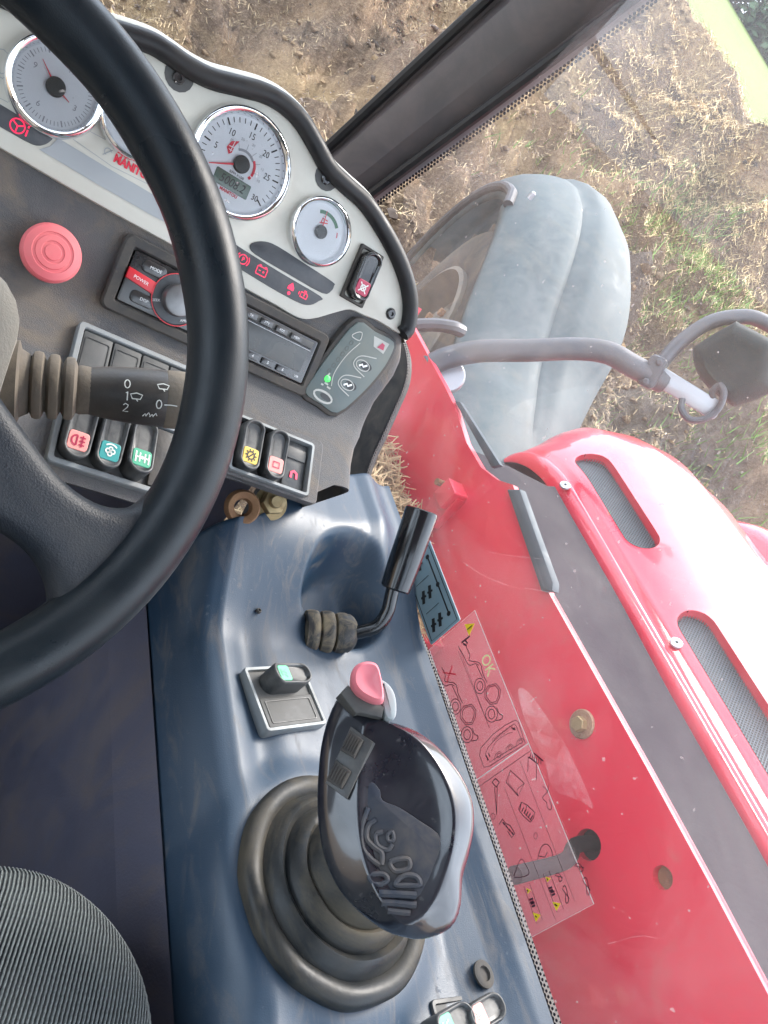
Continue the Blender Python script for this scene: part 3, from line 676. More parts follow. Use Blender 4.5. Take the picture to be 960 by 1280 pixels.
b = MB(); b.flat([(x * .9, y * .9) for x, y in oo][::-1], -.0515, MF.M()); b.build('mirror_glass', 'mirror_glass', mir)
b = MB(); b.tube(smooth_path([at(900, 480, 1.42), at(905, 492, 1.41), at(897, 512, 1.42), at(880, 524, 1.43), at(862, 524, 1.44), at(852, 512, 1.45), at(853, 498, 1.45)], 5), .0062, 10)
b.tube(smooth_path([at(900, 480, 1.42), at(890, 490, 1.43), at(892, 505, 1.44), at(884, 512, 1.45)], 4), .006, 10); b.build('bracket_loop', 'grey_metal', mir)
b = MB(); b.lathe([(.034, -.012), (.034, .004), (.030, .010), (.012, .012)], 24, Frame(at(560, 470, 1.50), CX, -ray(560, 470) + Vector((0, 0, .3))).M()); b.build('mounting_disc', 'zinc', mir)
b = MB(); b.tube(smooth_path([at(505, 408, 1.6), at(540, 406, 1.6), at(565, 409, 1.6), at(577, 414, 1.62)], 4), .014, 10); tag(b.build('stay_bar', 'grey_metal'), 'short grey tube with a bolt running to the mudguard', 'stay bar')
# ================================================================== THE CAB
cab = thing('cab', (0, .2, -1.02), 'black cab frame with dusty glass around the controls', 'cab')
XW = .645
WFm = Frame((XW, .465, -.508), (0, -1, 0), (-1, 0, 0))        # side window: right = backwards, up = up
b = MB(); b.box(1.34, 1.9, .03, Matrix.Translation((-.02, .2, -1.036))); b.build('floor', 'footwell_plastic', cab)
b = MB(); b.box(.60, .7, .012, Matrix.Translation((-.02, .45, -1.012))); b.build('floor_mat', 'black_rubber', cab)
# closed roof with pale lining
b = MB(); b.slab(rrect(1.42, 1.75, .1, 4, -.02, .05), .60, .66, I4, .012); b.build('roof', 'roof_lining', cab)
# right front pillar
pa, pb = at(442, 214, 1.28), at(700, 0, 1.06); pd = (pb - pa).normalized(); p_lo = pa - pd * .45; p_hi = pb + pd * .62
wx = (ray(520, 300) - ray(440, 180)); wx = (wx - pd * wx.dot(pd)).normalized(); wn_ = pd.cross(wx).normalized()
if wn_.dot(-pa) < 0: wn_ = -wn_
def pillar_ring(p, w):
    s = [(-1, .0), (-.93, .012), (-.80, .016), (-.72, .010), (-.5, .022), (-.1, .028), (.35, .025), (.62, .014), (.72, .010), (.84, .018), (.95, .014), (1, 0), (.95, -.03), (-.95, -.03)]
    return [tuple(p + wx * (a * w) + wn_ * h) for a, h in s]
b = MB(); b.rings([pillar_ring(p_lo, .052), pillar_ring(pa, .058), pillar_ring(pb, .070), pillar_ring(p_hi, .075)]); pil = b.build('pillar', 'pillar_grey', cab, 25)
for sgn in (-1, 1):
    b = MB(); b.tube([p_lo + wx * sgn * .047 + wn_ * .016, pa + wx * sgn * .052 + wn_ * .016, pb + wx * sgn * .063 + wn_ * .016, p_hi + wx * sgn * .068 + wn_ * .016], .0085, 8); b.build('rubber_seal', 'black_rubber', pil)
for x, y in ((-.66, 1.0), (-.68, -.62), (.655, -.62)):
    b = MB(); b.tube([(x, y, -1.0), (x, y - .05, .62)], .045, 10); b.build('pillar', 'pillar_grey', cab)
# dotted frit rows beside the pillar
def dot_row(pts, size, M=None):
    bb = MB()
    for p, e1, e2 in pts: bb.add([tuple(p + e1 * (size * math.cos(k * 1.0472)) + e2 * (size * math.sin(k * 1.0472))) for k in range(6)], [tuple(range(6))])
    return bb
pts = []
Lp = (p_hi - p_lo).length
for sgn in (-1, 1):
    for r in range(2):
        for k in range(int(Lp / .0062)):
            t = (k + .5 * (r % 2)) * .0062; w = np.interp(t, [0, .45, .45 + (pb - pa).length, Lp], [.052, .058, .070, .075])
            pts.append((p_lo + pd * t + wx * sgn * (w + .002 + r * .0046) - wn_ * .012, wx, pd))
kind(dot_row(pts, .0024).build('frit_dots', 'frit', cab, 180, False), 'stuff')
# windscreen and side window
wsn = (pd.cross(Vector((1, 0, 0)))).normalized()
b = MB(); q0 = p_lo + wx * -.03 - wn_ * .016; q1 = p_hi + wx * -.03 - wn_ * .016
q0b = Vector((-.66, q0.y, q0.z)); q1b = Vector((-.70, q1.y, q1.z)); b.add([tuple(q0), tuple(q1), tuple(q1b), tuple(q0b)], [(0, 1, 2, 3)]); b.build('windscreen', 'wind_glass', cab)
crv = WFm.L([(500, 735), (478, 680), (463, 632), (458, 602), (466, 572), (480, 540), (492, 512), (504, 484), (508, 462), (506, 440), (497, 418), (480, 400)])
crv = sm2(crv, 5)
b = MB(); q = [(1.1, -.020), (.3, -.020), *[(x, y - .0) for x, y in crv], (-.78, .30), (-.62, 1.12), (1.1, 1.12)]; b.flat(q, 0, WFm.M()); win = b.build('side_window', 'side_glass', cab)
# black inside frame below and in front of the window opening
b = MB(); edge = [(1.1, -.009), (.6, -.009), (.30, -.009), (.06, -.009)] + [(x - .004, y - .006 * (1 - sstep(0, .08, y))) for x, y in crv]
band = edge + [(-.62, .10), (-.5, -.3), (-.4, -.52), (1.1, -.52)]
b.slab(band, -.012, -.003, WFm.M()); b.build('side_panel', 'black_matte', cab)
# dotted frit on the lower edge of the window
pts = []; Mw = WFm
def path_pts(path, step):
    out = []; acc = 0
    for i in range(len(path) - 1):
        a, c = Vector(path[i]), Vector(path[i + 1]); L = (c - a).length
        while acc < L: out.append((a + (c - a) * (acc / L), (c - a).normalized())); acc += step
        acc -= L
    return out
fp = [(.9, -.009), (.30, -.009), (.06, -.009)] + [(x - .004, y - .006 * (1 - sstep(0, .08, y))) for x, y in crv if y < .35]
for r in range(3):
    for k, (p, t) in enumerate(path_pts(fp, .0046)):
        nrm = Vector((t.y, -t.x)) if True else t
        q = p + nrm * (.0022 + r * .0034) + t * (.0023 * (r % 2))
        sz = .0019 - .0004 * r
        P_ = WFm.P(q.x, q.y, .0008); pts.append((P_, WFm.ex * (sz / .0024), WFm.ey * (sz / .0024)))
kind(dot_row(pts, .0024).build('frit_dots', 'frit', win, 180, False), 'stuff')
# other glass: left door, rear
b = MB(); b.add([(-.69, 1.0, -.7), (-.69, -.6, -.7), (-.72, -.6, .6), (-.72, .95, .6)], [(0, 1, 2, 3)]); b.build('door_glass', 'clear_glass', cab)
b = MB(); b.add([(-.68, -.64, -.5), (.65, -.64, -.5), (.65, -.68, .6), (-.68, -.68, .6)], [(0, 1, 2, 3)]); b.build('rear_window', 'clear_glass', cab)
b = MB(); b.box(1.34, .03, .52, Matrix.Translation((-.02, -.65, -.77))); b.box(.03, 1.6, .32, Matrix.Translation((-.69, .2, -.86))); b.build('lower_wall', 'footwell_plastic', cab)
b = MB(); b.box(1.30, .03, .62, Matrix.Translation((-.02, 1.15, -.74))); b.build('front_wall', 'footwell_plastic', cab)
b = MB(); b.box(.86, .02, .70, Matrix.Translation((.05, .745, -.70))); b.build('bulkhead', 'footwell_plastic', cab)
# ---- decals on the side window
dec = thing('warning_decal', WFm.P(.16, .0, 0), 'clear film decal with machine drawings and yellow warning triangles on the window', 'decal')
DW = WFm.L([(590, 762), (537, 810), (665, 1168), (755, 1120)])
ax0 = 0.0; ax1 = .321; by0 = -.002; by1 = .0795
b = MB(); b.flat([(ax0, by0), (ax1, by0), (ax1, by1), (ax0, by1)], .0012, WFm.M()); b.build('film', 'decal_film', dec)
H = .0016
b = MB(); b.ribbon([(ax0, by0), (ax1, by0), (ax1, by1), (ax0, by1)], .0009, H, WFm.M(), True)
def wl(px, w=.0009, closed=False, bb=None, sm=False):
    L = WFm.L(px); L = sm2(L, 5, closed) if sm else L
    (bb or lines).ribbon(L, w, H, WFm.M(), closed)
am = .1665; b.ribbon([(am, by0), (am, by1)], .0009, H, WFm.M()); b.build('white_lines', 'decal_white', dec)
lines = MB()
def zc(pts, ox, oy, s): return [(ox + x / s, oy + y / s) for x, y in pts]
Z4 = lambda p: zc(p, 520, 740, 5.333)
Z5 = lambda p: zc(p, 590, 920, 4.922)
def zcirc(cx, cy, rx, ry, rot=0, n=16): return [(cx + rx * math.cos(a) * math.cos(rot) - ry * math.sin(a) * math.sin(rot), cy + rx * math.cos(a) * math.sin(rot) + ry * math.sin(a) * math.cos(rot)) for a in [k * 2 * math.pi / n for k in range(n)]]
for dx, dy in ((0, 0), (-163, 137)):
    for c in ((432, 628, 36, 52), (432, 628, 20, 30), (510, 815, 40, 54), (510, 815, 22, 33)): wl(Z4([(x + dx, y + dy) for x, y in zcirc(*c)]), closed=True)
    o = [(490, 625), (540, 612), (570, 650), (565, 700), (545, 745), (500, 750), (465, 705), (468, 655)]
    wl(Z4([(x + dx, y + dy) for x, y in o]), closed=True); cx = sum(p[0] for p in o) / 8; cy = sum(p[1] for p in o) / 8
    wl(Z4([(cx + (x - cx) * .78 + dx, cy + (y - cy) * .82 + dy) for x, y in o]), closed=True)
    wl(Z4([(x + dx, y + dy) for x, y in ((545, 770), (560, 810), (582, 825), (575, 850), (540, 858))]), sm=True)
    wl(Z4([(x + dx, y + dy) for x, y in ((288, 360), (330, 440), (345, 470), (365, 490), (400, 480), (425, 490))]), sm=True)
    wl(Z4([(x + dx, y + dy) for x, y in ((340, 365), (365, 420), (360, 455), (390, 465), (420, 470), (440, 490), (450, 540), (480, 605))]), sm=True)
    wl(Z4([(x + dx, y + dy) for x, y in ((410, 490), (425, 520), (452, 575))]))
    wl(Z4([(x + dx, y + dy) for x, y in ((288, 395), (496, 905))]), .0005)
wl(Z4([(495, 905), (288, 360)]), .0004)
o = [(430, 1090), (440, 1040), (520, 950), (600, 890), (670, 855), (690, 870), (735, 1010), (700, 1035), (560, 1120), (500, 1160), (460, 1170)]
wl(Z4(o), .0007, True); wl(Z4([(470, 1080), (485, 1040), (550, 965), (625, 905), (660, 880), (675, 895), (715, 1000), (680, 1025), (560, 1095), (500, 1135)]), .0006, True)
wl(Z4([(510, 1060), (535, 1005), (600, 955), (650, 935)]), .0005, sm=True)
for cx, cy in ((560, 1090), (635, 1040), (705, 1000)):
    wl(Z4([(cx - 28, cy + 35), (cx - 25, cy), (cx, cy - 25), (cx + 22, cy - 10), (cx + 30, cy + 5)]), .0006, sm=True); wl(Z4(zcirc(cx, cy, 12, 14)), .0007, True)
for k in range(6): wl(Z4(zcirc(525 + k * 22, 985 - k * 16, 9, 11, 0, 8)), .0004, True)
for p in (((645, 905), (670, 920)), ((650, 920), (668, 905)), ((470, 1090), (490, 1120)), ((490, 1075), (500, 1100)), ((480, 1100), (485, 1125))): wl(Z4(p), .0012)
a9 = (WFm.loc(*Z5([(230, 186)])[0]))[0]; lines.ribbon([(a9, by0), (a9, by1)], .0006, H, WFm.M())
for a, c in (((205, 315), (520, 1130)), ((300, 150), (640, 1020))): wl(Z5([a, c]), .0004)
wl(Z5([(130, 285), (150, 262), (175, 285), (155, 315)]), .0014, True); wl(Z5([(145, 315), (158, 485)]), .0008); wl(Z5([(162, 310), (157, 485)]), .0008); wl(Z5(zcirc(135, 495, 14, 18)), .0006, True)
wl(Z5([(215, 285), (242, 212), (328, 292), (290, 370)]), .0009, True); wl(Z5([(290, 370), (285, 330), (328, 292)]), .0006, sm=True); wl(Z5([(242, 212), (228, 285), (290, 365)]), .0005)
for k in range(6): wl(Z5([(370 + k * 12, 105 + k * 7 + (k % 2) * 3), (360 + k * 14, 140 + k * 7)]), .0010)
wl(Z5([(385, 105), (445, 155)]), .0014); wl(Z5([(355, 130), (415, 175)]), .0012); wl(Z5([(352, 130), (350, 220)]), .0008); wl(Z5([(402, 175), (402, 270)]), .0008)
wl(Z5([(292, 450), (310, 408), (345, 425), (392, 470), (385, 505), (365, 530), (320, 490)]), .0009, True)
for k in range(5): wl(Z5([(325 + k * 14, 440 + k * 12), (312 + k * 13, 465 + k * 13)]), .0012)
wl(Z5([(345, 430), (330, 475), (375, 525)]), .0008); wl(Z5([(310, 408), (300, 455)]), .0010)
wl(Z5([(172, 545), (195, 512), (215, 540), (240, 550), (270, 600), (250, 625), (225, 585)]), .0010, False)
for k in range(4): wl(Z5([(195 + k * 18, 530 + k * 20), (210 + k * 17, 548 + k * 20)]), .0016)
wl(Z5([(440, 310), (470, 340), (440, 380), (465, 410), (470, 440), (490, 455), (495, 430), (480, 390)]), .0007, sm=True); wl(Z5([(480, 300), (470, 350)]), .0007)
wl(Z5([(270, 870), (275, 830), (305, 760), (330, 780), (355, 850)]), .0007, True, sm=True); wl(Z5([(410, 760), (430, 690), (460, 665), (490, 690), (505, 745)]), .0007, sm=True)
wl(Z5([(420, 740), (455, 745), (470, 715)]), .0009); wl(Z5(zcirc(398, 615, 11, 20)), .0005, True)
for c in (((325, 925), (360, 905), (440, 1130), (405, 1155)), ((445, 850), (480, 830), (570, 1065), (530, 1085))): wl(Z5(c), .0006, True)
for c in ((520, 850, 560, 880), (565, 930, 600, 1010), (640, 790, 690, 820), (690, 880, 730, 960)):
    x0, y0, x1, y1 = c; wl(Z5([(x0, y0), ((x0 + x1) / 2, y0 - 5), (x1, y1), (x1 - 15, y1 + 15), ((x0 + x1) / 2, (y0 + y1) / 2)]), .0008, sm=True); wl(Z5([(x0 - 5, y0 + 8), (x1 + 6, y1 - 10)]), .0008)
for x, y in ((370, 1015), (380, 1040), (488, 945), (502, 970)):
    wl(Z5([(x - 12, y - 6), (x + 12, y - 16)]), .0017); wl(Z5([(x - 6, y + 10), (x + 16, y)]), .0017)
for p in (((310, 340), (365, 295)), ((320, 345), (345, 360)), ((335, 325), (350, 345))): wl(Z4(p), .0022)
lines.build('drawings', 'decal_line', dec, 180, False)
for tri in (Z4([(332, 218), (398, 212), (362, 294)]), Z5([(383, 1085), (430, 1100), (402, 1143)]), Z5([(503, 1020), (553, 1030), (528, 1075)]), Z5([(342, 935), (368, 948), (352, 972)]), Z5([(460, 865), (490, 875), (472, 900)])):
    b = MB(); b.flat(WFm.L(tri), .0021, WFm.M()); b.build('warning_triangle', 'decal_yellow', dec, 180, False)
b = MB()
for q in (Z4([(350, 255), (385, 225)]), Z5([(398, 1105), (410, 1115)]), Z5([(518, 1035), (535, 1045)]), Z5([(350, 945), (355, 958)]), Z5([(470, 875), (476, 885)])): b = MB(); b.ribbon(WFm.L(q), .0012, .0025, WFm.M()); b.build('triangle_mark', 'print_dark', dec, 180, False)
b = MB(); x_, y_ = WFm.loc(*Z4([(484, 487)])[0]); b.text('OK', .0185, WFm.M(x_, y_), .0018, sx=.9); b.build('lettering', 'decal_ok', dec, 180, False)
b = MB(); wl(Z4([(188, 540), (272, 550)]), .0015, bb=b); wl(Z4([(248, 492), (212, 605)]), .0015, bb=b); b.build('red_cross', 'print_red', dec, 180, False)
b = MB(); b.flat(sm2(WFm.L([(648, 862), (662, 866), (690, 905), (712, 940), (742, 1008), (728, 1002), (712, 996), (690, 985), (682, 955), (668, 925), (655, 895)]), 3, True), .0006, WFm.M()); b.build('dust_smear', 'smear_film', win)
for sc_ in ([(560, 520), (575, 545), (600, 560)], [(655, 735), (690, 742), (712, 760)], [(700, 690), (722, 722), (718, 748)], [(760, 1180), (800, 1170), (830, 1175)], [(610, 690), (640, 695), (690, 700)], [(575, 700), (610, 722), (655, 738)]):
    b = MB(); b.ribbon(sm2(WFm.L(sc_), 5), .0008, .0007, WFm.M()); b.build('scratch', 'smear_film', win)
# gear pattern plate
gp = thing('pattern_plate', WFm.P(-.06, 0, 0), 'small blue grey plate with black lever pattern stuck on the side window', 'plate')
x0, y0 = WFm.loc(537, 806); x1, y1 = WFm.loc(561, 770)
b = MB(); b.slab(rrect(.125, .0535, .002, 2, -.0655, .0295), .001, .0022, WFm.M(), .0004); b.build('base', 'decal_blue', gp)
b = MB(); Hh = .0026
b.ribbon([(-.121, .0525), (-.121, .0065), (-.006, .0065), (-.006, .0525)], .0012, Hh, WFm.M(), True)
b.ribbon([(-.108, .0445), (-.020, .0445)], .0022, Hh, WFm.M())
for x in (-.108, -.064, -.020): b.flat(circ(.0032, 12, x, .0445), Hh + .0003, WFm.M())
for x in (-.085, -.042): b.ribbon([(x, .012), (x, .036)], .0008, Hh, WFm.M())
for x in (-.108, -.064, -.022):
    for dy in (.016, .028):
        b.ribbon([(x - .008, dy + .004), (x + .008, dy - .002)], .005, Hh, WFm.M()); b.ribbon([(x - .001, dy - .003), (x + .001, dy + .006)], .003, Hh + .0002, WFm.M())
b.build('pattern', 'print_dark', gp, 180, False)

# ================================================================== DASHBOARD
T1 = R_(31); D1 = Frame((0, .70, -.207), (1, 0, 0), (0, -math.cos(T1), math.sin(T1)))
T2 = R_(60); s2 = -.165; o2 = D1.P(0, s2); D2 = Frame(o2, (1, 0, 0), (0, -math.cos(T2), math.sin(T2)))
dash = thing('dashboard', (.05, .6, -.45), 'dusty grey dashboard with cream instrument fascia and round gauges', 'dashboard')
XL = -.36
top = D1.L([(180, 52), (206, 66), (232, 84), (262, 99), (296, 108), (328, 117), (353, 131), (374, 152), (391, 180), (408, 210), (430, 232), (454, 254), (475, 285), (493, 318), (505, 350), (510, 380), (507, 408), (500, 417)])
topL = [(-.36, -.05), (-.25, -.03), (-.10, .0), (.0, .005), (.05, .014), (.09, .028)]
low = D1.L([(493, 414), (472, 401), (454, 394), (437, 387), (417, 391), (392, 398), (372, 397), (342, 380), (305, 360), (250, 326), (125, 257), (0, 185)])
fo = sm2(topL + top, 4) + sm2(low, 4) + [(XL, low[-1][1] + .002)]
b = MB(); b.slab(fo, -.012, .002, D1.M(), .0015); fas = b.build('fascia', 'cream', dash)
# rubber edge and the cowl behind it
edge3 = sm2(topL + top, 5)
b = MB(); b.tube([D1.P(x, y, .004) for x, y in edge3], .0088, 12, updir=D1.n); b.build('edge_trim', 'black_rubber', dash)
def off(path, d):
    r = []
    for i, p in enumerate(path):
        a = Vector(path[max(0, i - 1)]); c = Vector(path[min(len(path) - 1, i + 1)]); t = (c - a).normalized(); r.append((p[0] - t.y * d, p[1] + t.x * d))
    return r
b = MB(); R = [[tuple(D1.P(x, y, h)) for x, y in off(edge3, d)] for d, h in ((.002, -.004), (.008, .0005), (.0125, -.002), (.015, -.008), (.016, -.03), (.010, -.14), (-.02, -.22))]
b.rings(R, I4, False, False, False); b.build('cowl', 'cream', dash, 60)
# lower body: a profile that runs down the face, round the bend and along the shelf
rb1 = sorted([D1.loc(*p)[::-1] for p in ((510, 400), (508, 425), (506, 452), (497, 472), (484, 490), (472, 506))])
rb2 = sorted([D2.loc(*p)[::-1] for p in ((466, 520), (456, 545), (449, 560), (445, 580), (443, 612))])
prof = []          # (y,z,nx) along the profile with right limit
def prof_pt(d):    # d = distance down the face from the fascia's middle
    return None
rows = []
for k in range(17):
    s = -.062 + (-.150 + .062) * k / 16; xr = interp(s, [p[0] for p in rb1], [p[1] for p in rb1]); rows.append((D1.P(0, s), D1.n, xr))
for k in range(1, 8):
    a = k / 8; th = T1 + (T2 - T1) * a; n_ = Vector((0, -math.cos(th), math.sin(th)))
    p = D1.P(0, -.150).lerp(D2.P(0, 0), a).lerp(D2.P(0, 0).lerp(D2.P(0, -.015), a), a) ; rows.append((p, n_, interp(a, [0, 1], [interp(-.15, [q[0] for q in rb1], [q[1] for q in rb1]), interp(-.015, [q[0] for q in rb2], [q[1] for q in rb2])])))
for k in range(25):
    s = -.015 - .15 * k / 24; xr = interp(s, [p[0] for p in rb2], [p[1] for p in rb2]); rows.append((D2.P(0, s), D2.n, xr))
# lower edge: on the right the shelf ends at the switch panel, on the left it runs further down
def shelf_end(x): return interp(x, [-.4, .272, .296, .305, .395, .412, .434, .47], [-.162, -.160, -.130, -.112, -.107, -.096, -.080, -.075])
b = MB(); nx = 70
xs0 = list(np.linspace(0, 1, nx)); R = []
NS = 25
for i, (p, n_, xr) in enumerate(rows):
    r = []; shelf = i >= len(rows) - NS; f = (i - (len(rows) - NS)) / (NS - 1) if shelf else 0
    cols = [(t, None) for t in xs0] + [(1, q) for q in ((-.006, -.004), (-.002, -.0065), (.001, -.012), (.002, -.022), (.002, -.15))]
    for t, e in cols:
        x = XL + (xr - .012 - XL) * t; pp = p
        if shelf:
            for _ in range(4):
                s_ = -.015 + (shelf_end(x) + .015) * f; xe = interp(s_, [q[0] for q in rb2], [q[1] for q in rb2]); x = XL + (xe - .012 - XL) * t
            pp = D2.P(0, s_); xq = xe
        else: xq = xr
        if e is None: r.append(pp + Vector((x, 0, 0)) - n_ * .0035)
        else: r.append(pp + Vector((xq + e[0], 0, 0)) + n_ * e[1])
    R.append([tuple(q) for q in r])
last = [Vector(q) for q in R[-1]]
R.append([tuple(q + Vector((0, .003, -.004))) for q in last]); R.append([tuple(q + Vector((0, .09, -.02))) for q in last])
b.rings(R, I4, False, False, False); b.build('body', 'dash_plastic', dash, 50)

FR = {}
def stroke(bb, F, px, w, h, closed=False, sm=False):
    L = F.L(px, h); L = sm2(L, 5, closed) if sm else L; bb.ribbon(L, w, h, F.M(), closed)
# warning light strips
def strip(px, name='warning_strip'):
    o = sm2(D1.L(px), 3, True); bb = MB(); bb.slab(o, .0, .0032, D1.M(), .0006); return bb.build(name, 'strip_dark', dash)
strip([(311, 308), (316, 303), (330, 302), (346, 308), (382, 331), (414, 352), (416, 357), (412, 364), (401, 366), (360, 343), (318, 318)])
ws = strip([(280, 296), (297, 308), (350, 341), (399, 370), (397, 376), (386, 381), (372, 378), (340, 361), (302, 338), (276, 322)])
b = MB(); h = .0036
x, y = D1.loc(302, 324); 
b.ribbon(circ(.0042, 18, x, y), .0009, h, D1.M(), True); b.text('P', .0052, D1.M(x, y), h, bold=.0001); b.ribbon(circ(.0062, 8, x, y, -.7, .7), .0009, h, D1.M()); b.ribbon(circ(.0062, 8, x, y, 2.44, 3.84), .0009, h, D1.M())
b.build('warning_symbol', 'lamp_red', ws, 180, False); b = MB(); x, y = D1.loc(325, 339); b.ribbon(rrect(.0105, .0075, .0005, 1, x, y), .0009, h, D1.M(), True); b.ribbon([(x - .003, y), (x - .001, y)], .0009, h, D1.M()); b.ribbon([(x + .001, y), (x + .003, y)], .0009, h, D1.M()); b.ribbon([(x + .002, y - .001), (x + .002, y + .001)], .0009, h, D1.M())
for q in (-.003, .003): b.ribbon([(x + q - .0012, y + .0048), (x + q + .0012, y + .0048)], .0012, h, D1.M())
b.build('warning_symbol', 'lamp_red', ws, 180, False); b = MB(); x, y = D1.loc(361, 361); b.flat([(x - .0034, y + .002), (x, y + .0065), (x + .0034, y + .002), (x + .0034, y - .0008), (x - .0034, y - .0008)], h, D1.M()); b.flat(circ(.0018, 10, x, y - .0042), h, D1.M())
b.build('warning_symbol', 'lamp_red', ws, 180, False); b = MB(); x, y = D1.loc(378, 369); b.ribbon([(x - .004, y + .002), (x - .004, y - .0025), (x + .0035, y - .0025), (x + .0035, y + .001), (x + .002, y + .0025)], .0011, h, D1.M(), True); b.ribbon([(x - .0015, y + .004), (x + .0015, y + .004)], .0012, h, D1.M()); b.ribbon([(x - .006, y - .0015), (x - .006, y + .0015)], .0011, h, D1.M()); b.ribbon([(x, y + .002), (x, y - .001)], .0012, h, D1.M())
b.build('warning_symbol', 'lamp_red', ws, 180, False)
ws2 = strip([(-60, 95), (0, 131), (33, 151), (63, 170), (62, 177), (52, 182), (38, 180), (0, 159), (-60, 124)])
b = MB(); x, y = D1.loc(21, 158); b.ribbon(circ(.0052, 18, x, y), .001, h, D1.M(), True)
for a in (0, 2.1, 4.2): b.ribbon([(x, y), (x + .0048 * math.cos(a + .5), y + .0048 * math.sin(a + .5))], .0011, h, D1.M())
b.ribbon([(x + .0072, y - .004), (x + .0072, y + .001)], .0012, h, D1.M()); b.ribbon([(x + .0072, y + .0024), (x + .0072, y + .0042)], .0012, h, D1.M()); b.build('warning_symbol', 'lamp_red', ws2, 180, False)
b = MB(); g0 = D1.L([(72, 173), (140, 214), (245, 275), (250, 300), (190, 270), (120, 230), (48, 187), (62, 183)]); b.flat(g0, .0026, D1.M()); b.build('grey_band', 'fascia_grey', fas, 180, False)
for px in ([(-20, 58), (5, 62), (14, 72), (8, 90), (2, 92), (-20, 80)], [(-20, 90), (2, 97), (8, 104), (13, 122), (10, 128), (-20, 112)], [(90, 173), (95, 168), (110, 163), (150, 184), (195, 209), (205, 240), (140, 208)]):
    b = MB(); stroke(b, D1, px, .0005, .0024, True); b.build('panel_line', 'fascia_grey', fas, 180, False)
b = MB(); x, y = D1.loc(141, 199); b.text('MANITOU', .0092, D1.M(x, y + .0012), .0026, 'LEFT', .00042, sx=.80); b.build('maker_lettering', 'print_red', fas, 180, False)
b = MB(); x, y = D1.loc(134, 190); b.ribbon(circ(.0028, 10, x, y, .3, 4.5), .0007, .0026, D1.M()); b.ribbon([(x - .003, y - .004), (x + .003, y + .003)], .0007, .0026, D1.M()); b.build('maker_emblem', 'fascia_grey', fas, 180, False)
# screws with their pockets
for k, (u, v, big) in enumerate(((222, 98, 1), (406, 224, 1), (487, 392, 0), (450, 378, 0))):
    if k == 3: continue
    x, y = D1.loc(u, v)
    bb = MB()
    if big: bb.flat(circ(.0125, 16, x + .0, y + .002, 0, 2 * math.pi), .0023, D1.M())
    else: bb.flat(circ(.0062, 16, x, y), .0023, D1.M())
    sp_ = bb.build('screw_pocket', 'panel_dark', dash)
    bb = MB(); bb.lathe([(.0052, .0), (.0052, .0035), (.0042, .0048), (.0022, .0048), (.002, .003)], 20, D1.M(x, y)); bb.build('screw', 'black_gloss', sp_)
# gauges
def gauge(u, v, ro, ri):
    x, y = D1.loc(u, v); M = D1.M(x, y); g = MB(); dep = .002
    g.lathe([(ro - .001, -.01), (ro, .002), (ro, .007), (ro - .0012, .0098), (ro - .003, .0108), (ri + .0025, .0098), (ri + .0008, .006), (ri, .0035)], 64, M, False, False); bz = g.build('gauge', 'chrome', dash, 50)
    g = MB(); g.lathe([(ri + .0006, .0032), (ri - .001, .0034), (.0001, .0034)], 64, M); g.build('dial_face', 'dial_white', bz)
    g = MB(); g.lathe([(ri + .0010, .0085), (.0001, .0085)], 48, M); g.build('cover_glass', 'gauge_glass', bz)
    return x, y, M, bz
def ticks(bb, M, r0, r1, a0, a1, n, w, skip=1):
    for k in range(0, n + 1, skip):
        a = R_(a0 + (a1 - a0) * k / n); bb.ribbon([(r0 * math.cos(a), r0 * math.sin(a)), (r1 * math.cos(a), r1 * math.sin(a))], w, .0038, M)
def needle(bb, M, a, L, w, tail=.0):
    a = R_(a); c, s = math.cos(a), math.sin(a); bb.slab([(-tail * c - w * s, -tail * s + w * c), (-tail * c + w * s, -tail * s - w * c), (L * c + w * .3 * s, L * s - w * .3 * c), (L * c - w * .3 * s, L * s + w * .3 * c)], .0050, .0056, M)
def hub(M, r, bz): g = MB(); g.lathe([(r, .0038), (r, .0066), (r * .9, .0075), (0, .0078)], 28, M); g.build('needle_hub', 'hub_black', bz)
x, y, M, bz = gauge(299, 206, .0475, .0398)
g = MB(); ticks(g, M, .0335, .0378, 216, -36, 30, .0007); ticks(g, M, .0320, .0380, 216, -36, 6, .0013)
for k in range(7):
    a = R_(216 - 42 * k - (4 if k == 6 else 0)); rr = .0262 + (.0035 if k == 6 else 0)
    if k: g.text(str(5 * k), .0078, M @ Matrix.Translation((rr * math.cos(a), rr * math.sin(a), 0)), .0038, sx=.85)
g.text('RPM X100', .0033, M @ Matrix.Translation((0, -.0098, 0)), .0038)
g.build('dial_marks', 'dial_black', bz, 180, False)
g = MB(); ticks(g, M, .0125, .0185, 150, 0, 5, .0004); g.ribbon([(.012 * math.cos(R_(a)), .012 * math.sin(R_(a))) for a in range(40, 125, 6)], .0022, .0037, M)
for k, t in enumerate(('10', '20', '30', '20', '15', '10')):
    a = R_(138 - 30 * k); g.text(t, .0033, M @ Matrix.Translation((.0205 * math.cos(a), .0205 * math.sin(a), 0)), .0038)
g.build('inner_scale', 'dial_grey', bz, 180, False)
g = MB(); g.ribbon([(.0130 * math.cos(R_(a)), .0130 * math.sin(R_(a))) for a in range(-18, 46, 5)], .0024, .0039, M); g.ribbon([(.0130 * math.cos(R_(a)), .0130 * math.sin(R_(a))) for a in range(-34, -21, 4)], .0024, .0039, M)
g.flat([(-.0172, .0065), (-.0150, .0130), (-.0085, .0165), (-.0110, .0105), (-.0112, .0045), (-.0135, .002)], .0039, M)
g.text('MANITOU', .0040, M @ Matrix.Translation((-.001, -.0268, 0)), .0039, bold=.00012, sx=.95); g.build('red_marks', 'print_red', bz, 180, False)
